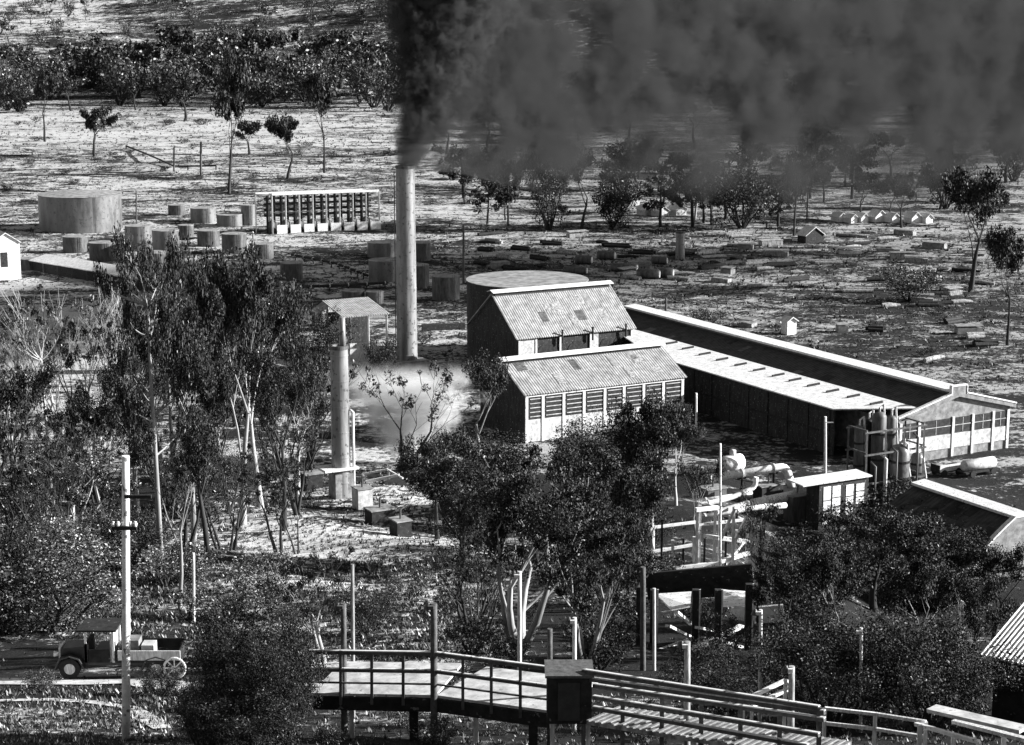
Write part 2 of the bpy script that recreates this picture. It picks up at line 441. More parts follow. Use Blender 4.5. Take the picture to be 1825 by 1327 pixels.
T('bush', 1450, 1120, 940, 170, 'dark bush right of the loading stage', 31, count=20000, size=.009, name='bush', cat='bush')
T('bush', 1480, 1300, 1075, 250, 'dark bush behind the slatted ramp, left of the thin pole', 32, leaf='leaf', count=30000, size=.0075, name='bush', cat='bush')
T('bush', 1650, 1300, 1070, 260, 'wide dark bush left of the corrugated hut', 33, count=34000, size=.007, name='bush', cat='bush')
T('gum', 1770, 1150, 950, 170, 'dark tree directly above the corrugated hut', 16, count=18000)
T('bush', 1300, 1270, 1140, 190, 'dark bush beneath the loading stage', 31, count=20000, size=.009, name='bush', cat='bush')
T('vee', 1715, 1235, 1020, 70, 'thin pale leaning stem left of the corrugated hut', 29, wood='gumbark', count=1200)
T('bush', 655, 1130, 1040, 110, 'grey scrubby bush on the slope above the footbridge', 32, leaf='leafmid', count=16000, size=.009, name='bush', cat='bush')
T('bush', 250, 1010, 890, 120, 'dark bush tangled round the utility pole', 33, count=12000, size=.01, name='bush', cat='bush')

# open country trees
fo = dict(count=5500, size=.021)
T('gum', 80, 252, 130, 75, 'dark tree with a thin leg at the far left of the pale flat', 16, **fo)
T('gum', 168, 278, 190, 70, 'small dark tree alone on the pale flat above the big tank', 13, **fo)
T('gum', 408, 345, 95, 110, 'tallest tree of the pale flat, above the row of small tanks', 11, count=6000, size=.016)
T('gum', 512, 318, 205, 70, 'dark tree in the middle of the pale flat above the open frame', 14, **fo)
T('gum', 578, 308, 130, 85, 'dark tree nearest the smoke on the pale flat', 17, **fo)
T('gum', 445, 275, 215, 60, 'low dark tree right of the tallest one on the pale flat', 12, **fo)
T('gum', 330, 215, 140, 70, 'dark tree at the back of the pale flat', 13, **fo)
T('tall', 906, 402, 285, 50, 'narrow dark tree right of the tall chimney', 15, **fo)
T('bush', 978, 410, 250, 80, 'dense dark tree behind the round storage tank', 31, count=7000, size=.014)
T('gum', 1036, 408, 262, 75, 'dark tree just right of the densest one', 14, **fo)
T('bush', 1092, 405, 325, 65, 'low rounded dark tree beside the pale huts', 32, **fo)
T('tall', 1238, 396, 290, 60, 'tree with a white trunk left of the broad dark one', 28, wood='gumbark', **fo)
T('bush', 1322, 406, 288, 120, 'broad dark tree on the far side of the yard', 33, count=7000, size=.014)
T('tall', 1415, 420, 270, 50, 'thin trunked tall tree right of the broad dark one', 15, count=1200, size=.02)
T('tall', 1438, 390, 250, 40, 'thin dark tree under the smoke, left of the tent row', 11, count=1200, size=.02)
T('gum', 1606, 412, 315, 85, 'dark tree in the middle of the tent row', 16, **fo)
T('gum', 1730, 516, 300, 130, 'dark tree with a stout trunk near the right edge', 12, count=7000, size=.014)
T('gum', 1795, 615, 400, 110, 'leaning dark tree at the right edge above the long roof', 17, count=7000, size=.014)
T('bush', 1262, 580, 548, 70, 'dark weeds in the field just behind the white ridge of the long roof', 32, leaf='leafmid', count=4000, size=.018, name='bush', cat='bush')
T('bush', 1620, 535, 470, 100, 'dark thicket in the field beyond the long roof', 31, leaf='leafmid', count=5000, size=.016, name='bush', cat='bush')
rnd = random.Random(5)
def scatter(n, box, hpx, label, group, styles=('gum', 'bush'), cnt=900, name='gum_tree', leaf='leaf', cat='tree', sz=.03, asp=(.7, 1.1)):
    for i in range(n):
        px = rnd.uniform(box[0], box[2]); py = rnd.uniform(box[1], box[3])
        if name == 'shrub' and py > 820 and any(a <= px <= c and b <= py <= d for a, b, c, d in ((430, 820, 800, 1010), (1170, 850, 1480, 1110))): continue
        if 440 < px < 900 and 1000 < py < 1160 and cnt > 1000 and rnd.random() < .6: continue
        p = G(px, py); k = ppm(p); h = rnd.uniform(*hpx)/k
        st = rnd.choice(styles); sd = rnd.choice([18, 19]) if st == 'fork' else rnd.choice([11, 15]) if st == 'tall' else rnd.choice([11, 12, 13, 14, 16, 17]) if st != 'bush' else rnd.choice([31, 32, 33])
        if st in ('bare', 'vee'): sd = rnd.choice([21, 22]) if st == 'bare' else rnd.choice([24, 25])
        tree(st, sd, p-Z*.1, h, h*rnd.uniform(*asp), label, cat, group, leaf, 'bark', cnt, sz, name)
scatter(75, (0, 140, 700, 200), (50, 105), 'one of the gum trees crowded in a belt behind the pale flat', 'trees of the belt behind the pale flat', leaf='leafmid', cnt=1500)
scatter(95, (0, -10, 720, 140), (14, 40), 'small gum tree scattered on the pale far hillside', 'trees scattered on the far hillside', leaf='leafmid', cnt=500, sz=.04)
scatter(22, (740, 200, 1825, 300), (50, 120), 'gum tree half lost in the black smoke', 'trees in the drifting smoke', cnt=900)
scatter(60, (800, 310, 1825, 405), (35, 115), 'small dark tree along the far edge of the yard', 'trees along the far edge of the yard', ('gum', 'bush', 'tall', 'gum'), cnt=2600, sz=.024)
scatter(38, (0, 850, 560, 1120), (30, 80), 'low shrub among the trees of the left slope', 'low shrubs on the left slope', ('bush', 'fork'), 2800, 'shrub', 'leafpale', 'shrub', .018, (.9, 1.5))
scatter(62, (760, 880, 1700, 1200), (45, 110), 'low shrub among the trees of the right hollow', 'low shrubs in the right hollow', ('bush',), 3500, 'shrub', 'leaf', 'shrub', .018, (.9, 1.5))
scatter(30, (-20, 690, 560, 1010), (130, 280), 'thin tangled half bare tree standing among the left grove', 'thin tangled trees of the left grove', ('bare', 'vee', 'fork'), 2600, 'thin_tree', 'leaf', 'tree', .011, (.45, .8))
scatter(12, (800, 950, 1140, 1160), (120, 230), 'thin tangled half bare tree in the middle hollow', 'thin tangled trees of the middle hollow', ('bare', 'vee', 'fork'), 2600, 'thin_tree', 'leaf', 'tree', .011, (.45, .8))
T('gum', 1490, 1180, 955, 150, 'ragged dark tree right of the loading stage, below the white windows', 17, count=18000)
T('gum', 1630, 1215, 960, 170, 'ragged dark tree in the middle of the right hand thicket', 11, count=20000)
T('gum', 1405, 1190, 985, 130, 'ragged dark tree just right of the side board of the stage', 14, count=15000)
T('gum', 1720, 1260, 1000, 130, 'ragged dark tree left of the corrugated hut', 13, count=15000)
T('gum', 1240, 1000, 800, 90, 'slim ragged dark tree in front of the long pale pipe end', 16, count=8000)
scatter(26, (440, 850, 760, 1150), (14, 34), 'small tussocky shrub on the pale stony slope', 'shrubs on the stony slope', ('bush',), 900, 'shrub', 'leafmid', 'shrub', .03, (1, 1.6))
scatter(24, (330, 1200, 1825, 1340), (20, 60), 'shrub growing on the bank below the footbridge', 'shrubs on the near bank', ('bush',), 3500, 'shrub', 'leafmid', 'shrub', .018, (1, 1.5))
scatter(70, (0, 195, 700, 345), (5, 12), 'low dark scrub clump on the pale flat above the tanks', 'scrub clumps on the pale flat', ('bush',), 500, 'scrub_clump', 'leaf', 'shrub', .04, (1.6, 3.2))
scatter(26, (520, 530, 1800, 640), (8, 20), 'low dark shrub in the yard around the sheds', 'shrubs in the yard', ('bush',), 700, 'shrub', 'leaf', 'shrub', .03, (1.2, 2))

# uncounted tussocks and stones over the slope and flats
def cover_stuff(name, n, boxes, size, m, kind, seed, quad=False):
    rng = random.Random(seed); mb = MB()
    for i in range(n):
        b = rng.choice(boxes); px = rng.uniform(b[0], b[2]); py = rng.uniform(b[1], b[3]); p = G(px, py); k = ppm(p)
        s = rng.uniform(*size)/k
        if quad:
            for q in range(5 if size[1] < 5 else 7):
                a = rng.uniform(0, 6.28); u = V((math.cos(a), math.sin(a), 0)); o = p+u*s*rng.random()*.8
                mb.add([o-u.cross(Z)*s*.2, o+u.cross(Z)*s*.2, o+u*s*.5+Z*s*rng.uniform(.5, 1)], [(0, 1, 2)])
        else:
            n_ = 6; ring = [p+V((math.cos(t)*s*rng.uniform(.5, 1), math.sin(t)*s*rng.uniform(.4, .8), -.05)) for t in [k2*6.283/n_ for k2 in range(n_)]]
            top = [q.lerp(p, .45)+Z*s*rng.uniform(.4, .8) for q in ring]
            mb.add(ring+top, [tuple(range(6, 12))]+[(j, (j+1) % 6, (j+1) % 6+6, j+6) for j in range(6)])
    o = part(name, mb, m); tag(o, None, None, None, 'stuff'); return o
o = cover_stuff('tussock_grass', 8000, [(0, 900, 1825, 1330), (430, 830, 800, 1180), (760, 400, 1825, 700)], (2.5, 7), M['leafmid'], 'stuff', 3, True)
tag(o, 'dark tussock grass dotted over the slopes and flats', 'grass')
o = cover_stuff('low_scrub', 15000, [(0, -20, 720, 200), (0, 190, 700, 520), (0, 190, 700, 520), (700, 300, 1825, 560), (900, 400, 1825, 700)], (1.6, 4.2), M['leaf'], 'stuff', 9, True)
tag(o, 'fine dark scrub speckled over the flats and the far hill', 'scrub')
o = cover_stuff('rubble', 1500, [(430, 830, 760, 1010), (560, 1000, 900, 1150), (0, 1220, 320, 1320)], (1.5, 5), M['brick'], 'stuff', 4)
tag(o, 'pale broken rubble strewn on the slope and yard', 'rubble')

o = cover_stuff('dry_grass', 6000, [(0, 1225, 330, 1335), (560, 1240, 1825, 1335), (150, 900, 430, 1180), (560, 1000, 900, 1180), (0, 900, 300, 1130)], (4, 11), M['leafpale'], 'stuff', 13, True)
tag(o, 'pale dry grass on the near slopes', 'grass')
# ------------------------------------------------------------------ buildings
def gable_shed(name, label, P0, gd, ld, half, L, ze, zr, over=.35, roofm='roof', wallm='brick', ridge_vent=True, rt=.12):
    """gd: across the gable, ld: along the ridge. P0 = near corner, half = run of one slope"""
    t = thing(name, label, 'building', P0)
    P = V((P0.x, P0.y, -.6 if P0.z < .5 else P0.z-2))
    e, w = .2, 2*half
    zb = P.z
    mb = MB()
    mb.obox(P, ld*L, gd*e, Z*(ze-zb)); mb.obox(P+gd*(w-e), ld*L, gd*e, Z*(ze-zb))
    for off in (0, L-e):
        q = P+ld*off+gd*(e if 0 else 0)
        g = [V((q.x, q.y, zb))+gd*.205, V((q.x, q.y, zb))+gd*(w-.205), V((q.x, q.y, ze))+gd*(w-.205), V((q.x, q.y, zr-.05))+gd*half, V((q.x, q.y, ze))+gd*.205]
        mb.prism([g_+ld*(.003 if off == 0 else -.003) for g_ in g], ld*e)
    wall = part('wall', mb, M[wallm], t)
    mb = MB(); base = V((P.x, P.y, 0)); sl = (zr-ze)/half
    for sgn in (0, 1):
        def q(a, b, dz=0): return base+ld*a+gd*b+Z*(zr-abs(b-half)*sl+dz)
        if sgn == 0: mb.slab(q(-over, -over), q(L+over, -over), q(L+over, half), q(-over, half), rt)
        else: mb.slab(q(-over, half), q(L+over, half), q(L+over, w+over), q(-over, w+over), rt)
    rf = part('roof', mb, M[roofm], t)
    rp = random.Random(int(L*10)); sgn = 0
    nrm = Z*.02
    for k in range(9 if ridge_vent else 14):
        a_ = rp.uniform(.3, L-2.4); b_ = rp.uniform(.5, half-1.6); w2, l2 = rp.uniform(.7, 1.6), rp.uniform(1.0, 1.9)
        if b_+l2 > half-.4 or a_+w2 > L: continue
        mb = MB(); mb.slab(q(a_, b_, rt*1.12), q(a_+w2, b_, rt*1.12), q(a_+w2, b_+l2, rt*1.12), q(a_, b_+l2, rt*1.12), .03)
        part('patched_sheet', mb, M[rp.choice(['midbark', 'steel', 'brick'] if ridge_vent else ['darkwall', 'steel', 'dark'])], rf)
    if ridge_vent:
        mb = MB(); q0 = base+gd*half
        mb.prism([q0+gd*-.9+Z*(zr+.32)-ld*.5, q0+Z*(zr+.62)-ld*.5, q0+gd*.9+Z*(zr+.32)-ld*.5, q0+gd*.9+Z*(zr+.24)-ld*.5, q0+Z*(zr+.54)-ld*.5, q0-gd*.9+Z*(zr+.24)-ld*.5], ld*(L+1))
        part('ridge_capping', mb, M['ridge'], rf)
        mb = MB(); mb.obox(q0-gd*.55+Z*(zr-.25), ld*L, gd*1.1, Z*.62); part('ridge_vent', mb, M['black'], rf)  # black body paints in the shadow gap under the raised capping
    return t, wall, rf, base

# front shed
P0 = G(936, 790); P0.z = 0
tE, zE = hit(P0, B, 936, 700); zE = hit(P0, A, 933, 702)[1]
L1 = hit(P0, A, 1218, 672)[0]
tr, zr1 = hit(P0, B, 895, 645)
print('FRONT', P0, 'eave', zE, 'L', L1, 'ridge', tr, zr1)
front, wf, rf, base = gable_shed('boiler_house', 'front shed with a grey ridged roof and a long glazed wall behind the steam', P0, B, A, tr, L1, zE, zr1, wallm='darkwall')  # wall colour darkened for the shade on the left gable
fr = MB()
px_pil = [938, 967, 1004, 1040, 1077, 1111, 1146, 1181, 1215]
ts = [hit(P0, A, p, 720)[0] for p in px_pil]
b0 = V((P0.x, P0.y, 0))
for i, t in enumerate(ts):
    mb = MB(); mb.obox(b0+A*(t-.17)-B*.16, A*.34, B*.157, Z*(zE-.25)); part('pilaster', mb, M['white'], front)
mb = MB(); mb.obox(b0-B*.2+A*0, A*L1, B*.19, Z*.16); v = [(x, y, z+zE-.42) for x, y, z in mb.v]; mb.v = v; part('fascia', mb, M['white'], front)
for i in range(len(ts)-1):
    a0, a1 = ts[i]+.2, ts[i+1]-.2; z0, z1 = zE*.47, zE-.5
    mb = MB(); mb.obox(b0+A*a0-B*.08+Z*.05, A*(a1-a0), B*.07, Z*(z0-.1)); part('wall_panel', mb, M['panel'], front)
    mb = MB(); mb.obox(b0+A*a0-B*.06+Z*z0, A*(a1-a0), B*.05, Z*(z1-z0)); w = part('window', mb, M['glass'], front)
    mb = MB()
    for k in range(5):
        zz = z0+(z1-z0)*(k+.5)/5; mb.obox(b0+A*(a0+.25)-B*.13+Z*zz, A*(a1-a0-.4), B*.06, Z*.09)
    part('glazing_bar', mb, M['panel'], w)

# back shed
P1 = G(922, 695); P1.z = 0
zE2 = hit(P1, A, 920, 602)[1]; L2 = hit(P1, A, 1128, 578)[0]; tr2, zr2 = hit(P1, B, 879, 524)
print('BACK', P1, zE2, L2, tr2, zr2)
back, wb, rb, base2 = gable_shed('workshop', 'rear shed with a grey ridged roof and arched openings under its eave', P1, B, A, tr2, L2, zE2, zr2, wallm='darkwall')  # dark wall colour stands in for the left gable's shade
b1 = V((P1.x, P1.y, 0))
for i, (x0, x1) in enumerate([(955, 995), (1000, 1020), (1010, 1048), (1068, 1090), (1092, 1112)]):
    if i == 1: continue
    a0 = hit(P1, A, x0, 610)[0]; a1 = hit(P1, A, x1, 610)[0]
    pts = [b1+A*a0+Z*(zE2*.25), b1+A*a1+Z*(zE2*.25)]+[b1+A*((a0+a1)/2+(a1-a0)/2*math.cos(q))+Z*(zE2*.6+zE2*.24*math.sin(q)) for q in [k*math.pi/8 for k in range(9)]]
    mb = MB(); mb.prism([p-B*.06 for p in pts], B*.05); part('arched_window', mb, M['glass'], back)
for x0, x1 in ((925, 955), (1050, 1066)):
    a0, a1 = hit(P1, A, x0, 610)[0], hit(P1, A, x1, 610)[0]; mb = MB(); mb.obox(b1+A*a0-B*.08, A*(a1-a0), B*.077, Z*(zE2-.3)); part('wall_panel', mb, M['panel'], back)
for x in (925, 955, 998, 1052, 1125):
    a0 = hit(P1, A, x, 610)[0]; mb = MB(); mb.obox(b1+A*(a0-.14)-B*.16, A*.28, B*.157, Z*(zE2-.2)); part('pilaster', mb, M['pale'], back)
for x in (999, 1053, 1112):
    a0 = hit(P1, A, x, 600)[0]; p = b1+A*a0-B*.5+Z*zE2; mb = MB(); mb.tube([p-Z*1.2, p+Z*.5, p+Z*.6], [.13, .13, .26], 8); part('roof_pipe', mb, M['dark'], back)

# long building with its gable at the right
P2 = G(1600, 828); P2.z = 0
zL = hit(P2, A, 1602, 745)[1]; aR, zR_ = hit(P2, A, 1800, 727); aP, zP = hit(P2, A, 1692, 703)
W = aR; halfW = W/2; zEv = (zL+zR_)/2
print('GABLE', P2, zL, zR_, W, aP, zP)
Pc = P2+A*halfW; Lr = hit(P2+A*aP, B, 1112, 546)[0]
print('long len', Lr)
t3, w3, r3, base3 = gable_shed('retort_house', 'long building with a roof slope coloured black for shade and a gabled end at the right', P2, A, B, halfW, Lr, zEv, zP, over=.3, roofm='roofdark', ridge_vent=False)
mb = MB(); q0 = base3+A*halfW; mb.prism([q0-A*1.0+Z*(zP+.25)-B*.05, q0-A*1.0+Z*(zP+.5)-B*.05, q0+A*1.2+Z*(zP+.62)-B*.05, q0+A*1.2+Z*(zP+.25)-B*.05], B*(Lr+.4)); part('ridge_capping', mb, M['white'], r3)
mb = MB(); mb.obox(q0-A*.7+Z*(zP-.3)+B*.1, A*1.4, B*Lr, Z*.548); part('ridge_vent', mb, M['black'], r3)
# parapet with its raised block
mb = MB(); q = base3-B*.45
sl = (zP-zEv)/halfW
mb.prism([q-A*.5+Z*(zEv-.15), q+A*(halfW)+Z*(zP-.25), q+A*(W+.5)+Z*(zEv-.15), q+A*(W+.5)+Z*(zEv+.3), q+A*(halfW+1.1)+Z*(zP-1.1*sl+.35), q+A*(halfW+1.1)+Z*(zP+.95), q+A*(halfW-1.1)+Z*(zP+.95), q+A*(halfW-1.1)+Z*(zP-1.1*sl+.35), q-A*.5+Z*(zEv+.3)], B*.3)
par = part('parapet', mb, M['brick'], t3)
mb = MB(); q = base3-B*.52
for a0, za, a1, zb_ in ((-.55, zEv+.31, halfW-1.1, zP-1.1*sl+.36), (halfW+1.1, zP-1.1*sl+.36, W+.55, zEv+.31), (halfW-1.15, zP+.96, halfW+1.15, zP+.96)):
    mb.prism([q+A*a0+Z*za, q+A*a1+Z*zb_, q+A*a1+Z*(zb_+.16), q+A*a0+Z*(za+.16)], B*.45)
for sg in (-1, 1): mb.obox(q+A*(halfW+sg*1.14-.06)+Z*(zP-1.1*sl+.3), A*.12, B*.45, Z*(1.1*sl+.66))
part('coping', mb, M['white'], par)
ps = [1604, 1637, 1697, 1732, 1768, 1794]; tt = [hit(P2, A, x, 770)[0] for x in ps]
for i, a0 in enumerate(tt):
    mb = MB(); mb.obox(base3+A*(a0-.17)-B*.18, A*.34, B*.177, Z*(zEv-.35)); part('pilaster', mb, M['white'] if i in (1, 5) else M['pale'], t3)
for i in range(len(tt)-1):
    a0, a1 = tt[i]+.2, tt[i+1]-.2; zb_ = zEv*.55
    mb = MB(); mb.obox(base3+A*a0-B*.06+Z*zb_, A*(a1-a0), B*.055, Z*(zEv-.5-zb_)); w = part('window', mb, M['glass'], t3)
    mb = MB(); mb.obox(base3+A*(a0+.06)-B*.1+Z*(zb_+(zEv-.5-zb_)*.48), A*(a1-a0-.12), B*.035, Z*.07); mb.obox(base3+A*((a0+a1)/2-.03)-B*.1+Z*(zb_+.05), A*.06, B*.035, Z*(zEv-.6-zb_)); part('glazing_bar', mb, M['panel'], w)
    mb = MB(); mb.obox(base3+A*a0-B*.1+Z*(zEv*.2), A*(a1-a0), B*.09, Z*(zEv*.33)); part('wall_panel', mb, M['panel'], t3)
# lean-to with the pale roof
aw = -4.2
bl, zl = hit(P2+A*aw, B, 1365, 693); b_s = hit(P2+A*aw, B, 1490, 728)[0]; b_e = hit(P2+A*aw, B, 1200, 652)[0]
aj, zj = hit(P2, A, 1640, 731)
print('leanto', bl, zl, b_s, b_e, 'junction', aj, zj, 'eave', zEv, 'zl', zl)
zu2 = zP-(halfW-aj)*sl+.16
mb = MB(); mb.slab(base3+A*(aw-.4)+B*b_s+Z*zl, base3+A*aj+B*.1+Z*zu2, base3+A*aj+B*(Lr+.5)+Z*zu2, base3+A*(aw-.4)+B*(b_e+4)+Z*zl, .14)
lt = part('lean_to_roof', mb, M['roofwhite'], t3)
mb = MB(); mb.prism([base3+A*aw+B*(b_s+.4)-Z*.6, base3+A*aw+B*(b_e+3.5)-Z*.6, base3+A*aw+B*(b_e+3.5)+Z*(zl-.02), base3+A*aw+B*(b_s+.4)+Z*(zl-.02)], A*.25); part('lean_to_wall', mb, M['darkwall'], t3)  # shade of this side under the eaves is put into the wall colour
for k, (x, y) in enumerate([(1197, 612), (1226, 621), (1256, 631), (1287, 641), (1320, 650), (1353, 660), (1387, 669), (1417, 678), (1450, 687), (1484, 697), (1521, 707), (1562, 719)]):
    # find the place on the sloping lean-to plane
    best = None
    for a_ in np.linspace(aw, aj, 40):
        b_, z_ = hit(P2+A*float(a_), B, x, y); zr_ = zl+(zu2-zl)*(a_-aw)/(aj-aw)
        e_ = abs(z_-zr_-.15)
        if best is None or e_ < best[0]: best = (e_, float(a_), b_, zr_)
    _, a_, b_, z_ = best; a_ = min(aj-1, max(aw+1.2, a_))
    mb = MB(); c = base3+A*a_+B*b_+Z*(z_+.12); mb.beam(c-A*.9, c+A*.9+Z*.12, .22, .4); part('roof_vent', mb, M['dark'], lt)
mb = MB()
for k in range(9):
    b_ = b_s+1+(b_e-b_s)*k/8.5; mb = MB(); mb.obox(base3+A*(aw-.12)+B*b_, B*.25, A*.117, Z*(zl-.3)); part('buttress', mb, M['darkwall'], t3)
mb = MB(); mb.obox(base3+A*(aw-.1)+B*(b_s+3), B*(b_e-b_s-4), A*.09, Z*.2); mb.v = [(x, y, z+zl*.45) for x, y, z in mb.v]; part('sill_band', mb, M['dark'], t3)

# near right building
Pn = AT(1815, 915, 158); an, zn = 0, Pn.z
Lh = hit(Pn, B, 1640, 852)[0]
gg = gz(Pn.x, Pn.y)
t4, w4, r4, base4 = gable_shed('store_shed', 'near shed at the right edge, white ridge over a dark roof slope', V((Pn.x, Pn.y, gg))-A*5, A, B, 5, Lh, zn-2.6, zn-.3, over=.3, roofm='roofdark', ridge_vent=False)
mb = MB(); q0 = base4+A*5; mb.prism([q0-A*.8+Z*(zn-.3)-B*.1, q0-A*.8+Z*(zn-.05)-B*.1, q0+A*.8+Z*(zn+.1)-B*.1, q0+A*.8+Z*(zn-.3)-B*.1], B*(Lh+.4)); part('ridge_capping', mb, M['white'], r4)
mb = MB(); q = base4-B*.5
curve = [q-A*.6+Z*(zn-4.6)]+[q+A*(-.4+4.6*s)+Z*(zn-4.0+3.9*(s**.7)) for s in (0, .25, .5, .75, 1)]+[q+A*5.8+Z*(zn-.1), q+A*10.6+Z*(zn-2.6), q+A*10.6+Z*(zn-5)]
mb.prism(curve, B*.35); par = part('parapet', mb, M['brick'], t4)
mb = MB()
for i in range(1, len(curve)-2): mb.beam(curve[i]+B*.17, curve[i+1]+B*.17, .5, .14)
part('coping', mb, M['white'], par)

# tall window house by the columns
Pw = G(1458, 945); k = ppm(Pw)
print('win house', Pw, k)
hw = 92/k*.99; Lw = hit(Pw, A, 1548, 860)[0]; zt = hit(Pw, A, 1460, 862)[1]
t5 = thing('pump_house', 'small dark pump house with four tall white windows', 'building', Pw)
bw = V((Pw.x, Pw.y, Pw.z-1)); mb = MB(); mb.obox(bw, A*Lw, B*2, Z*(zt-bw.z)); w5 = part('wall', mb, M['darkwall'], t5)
mb = MB(); mb.slab(bw+Z*(zt-bw.z+.02)-A*2.2-B*.3, bw+Z*(zt-bw.z+.02)+A*(Lw+.2)-B*.3, bw+Z*(zt-bw.z+.12)+A*(Lw+.2)+B*2.2, bw+Z*(zt-bw.z+.12)-A*2.2+B*2.2, .12); part('roof', mb, M['roofwhite'], t5)
for x0, x1, y1 in ((1467, 1480, 934), (1483, 1497, 922), (1507, 1520, 920), (1525, 1539, 898)):
    a0 = hit(Pw, A, x0, 890)[0]; a1 = hit(Pw, A, x1, 890)[0]; zt_ = hit(Pw, A, x0, 868-(x0-1467)*.1)[1]; zb_ = hit(Pw, A, x0, y1)[1]
    mb = MB(); mb.obox(V((Pw.x, Pw.y, 0))+A*a0-B*.05+Z*zb_, A*(a1-a0), B*.045, Z*(zt_-zb_)); w = part('window', mb, M['white'], t5)
    mb = MB()
    for f_ in (.33, .62): mb.obox(V((Pw.x, Pw.y, 0))+A*a0-B*.08+Z*(zb_+(zt_-zb_)*f_), A*(a1-a0), B*.025, Z*.08)
    part('glazing_bar', mb, M['dark'], w)

# fractionating columns
grp = 'upright columns beside the gabled end'
cols = [(1527, 760, 905, 9, 'slim upright column farthest left, beside the bright windows', 'steel'),
        (1543, 748, 900, 8, 'dark slim column second from the left of the cluster', 'dark'),
        (1561, 738, 905, 13, 'thick streaked column in the middle of the cluster', 'steel'),
        (1583, 742, 898, 9, 'column with a pale cap ring below the gable corner', 'steel'),
        (1600, 800, 905, 18, 'short fat vessel in front of the gabled end', 'tank'),
        (1632, 812, 882, 12, 'short pale vessel farthest right of the cluster', 'tank')]
for x, yt, yb, r, lab, mm in cols:
    p = G(x, yb); k = ppm(p); h = (yb-yt)/k; rr = r/k
    t = thing('column', lab, 'column', p, grp)
    mb = MB(); mb.tube([p-Z*.5, p+Z*h, p+Z*(h+rr*.5), p+Z*(h+rr*.7)], [rr, rr, rr*.7, rr*.15], 16); part('shell', mb, M[mm], t, True)
    for j in range(3):
        mb = MB(); zz = h*(.25+.28*j); mb.tube([p+Z*zz, p+Z*(zz+.22)], rr*1.12, 16); part('flange', mb, M['dark'], t)
    mb = MB(); mb.tube([p+Z*h, p+Z*(h+.9), p+Z*(h+1.2)+A*.5, p+Z*(h*.4)+A*(rr+.6)], .11, 6); part('vapour_pipe', mb, M['pale'], t)
# platform around the columns
p = G(1575, 905); k = ppm(p); t = thing('pipe_gantry', 'steel gantry standing round the columns with rails and pipes', 'gantry', p)
for dx in (-3.6, -1.2, 1.2, 3.8):
    for dy in (-1.3, 1.6):
        mb = MB(); q = p+A*dx+B*dy; mb.beam(q-Z*.5, q+Z*8.6, .16); part('post', mb, M['pale'] if dy < 0 else M['steel'], t)
for zz in (3.2, 6.2, 8.5):
    mb = MB(); 
    for dy in (-1.3, 1.6): mb.beam(p+A*-3.9+B*dy+Z*zz, p+A*4.1+B*dy+Z*zz, .2, .16)
    for dx in (-3.6, 3.8): mb.beam(p+A*dx-B*1.3+Z*(zz+.2), p+A*dx+B*1.6+Z*(zz+.2), .14)
    part('deck_beam', mb, M['steel'], t)
for j in range(5):
    mb = MB(); q = p+A*(-2.6+j*1.35)-B*1.6; mb.tube([q+Z*.2, q+Z*(5+j*.6), q+Z*(5.3+j*.6)+B*.8], .1+.04*(j % 2), 8); part('riser_pipe', mb, M['pale'] if j % 2 else M['steel'], t, True)

def pipe(label, pts, r, m='white', name='pipeline', sup=True, group=None):
    t = thing(name, label, 'pipe', pts[0], group)
    # round the corners
    q = [V(pts[0])]
    for i in range(1, len(pts)-1):
        a, b, c = V(pts[i-1]), V(pts[i]), V(pts[i+1]); e = min(3*r, (a-b).length*.4, (c-b).length*.4)
        u, w = (a-b).normalized(), (c-b).normalized()
        for s in (0, .25, .5, .75, 1):
            p1, p2 = b+u*e, b+w*e; q.append((p1.lerp(b, s)).lerp(b.lerp(p2, s), s))
    q.append(V(pts[-1]))
    mb = MB(); mb.tube(q, r, 12); part('pipe', mb, M[m], t, True)
    n = 0
    for i in range(len(pts)-1):
        a, b = V(pts[i]), V(pts[i+1]); L = (b-a).length
        d = (b-a).normalized()
        if abs(d.z) > .6: continue
        for s in np.arange(1.5, L, 3.5):
            c = a+d*float(s); mb = MB(); mb.tube([c-d*.08, c+d*.08], r*1.25, 12); part('flange', mb, M['pale'], t)
            g = gz(c.x, c.y)
            if sup and c.z-g > .6:
                mb = MB(); mb.beam(V((c.x, c.y, g-.3)), V((c.x, c.y, c.z-r*1.2)), .18); mb.beam(V((c.x, c.y, c.z-r-.1))-A*.5, V((c.x, c.y, c.z-r-.1))+A*.5, .15); part('support', mb, M['dark'], t)
    return t
pipe('big pale bent pipe left of the tall bright windows', [AT(1240, 856, 178), AT(1400, 831, 181), AT(1409, 858, 181), AT(1410, 868, 181)], .42)
pipe('thick pale pipe lying just under the bent one', [AT(1340, 898, 174), AT(1422, 881, 176)], .5)
pipe('long pale pipe sloping left across the hollow', [AT(1180, 912, 168), AT(1300, 888, 171), AT(1345, 868, 172), AT(1348, 850, 172)], .24)
pipe('lowest pale pipe behind the timber trestle', [AT(1230, 925, 160), AT(1340, 905, 163), AT(1400, 900, 165)], .26)
pipe('thin pale pipe running left behind the mast', [AT(1232, 893, 170), AT(1340, 878, 172)], .16)
pipe('thin pipe on the slope below the short chimney', [AT(660, 926, 183)+Z*0, AT(735, 968, 168), AT(790, 985, 163)], .2, sup=False, m='white')
pipe('thin dark pipe from the gantry to the pump house', [AT(1425, 858, 176), AT(1490, 849, 179)], .22, m='pale')

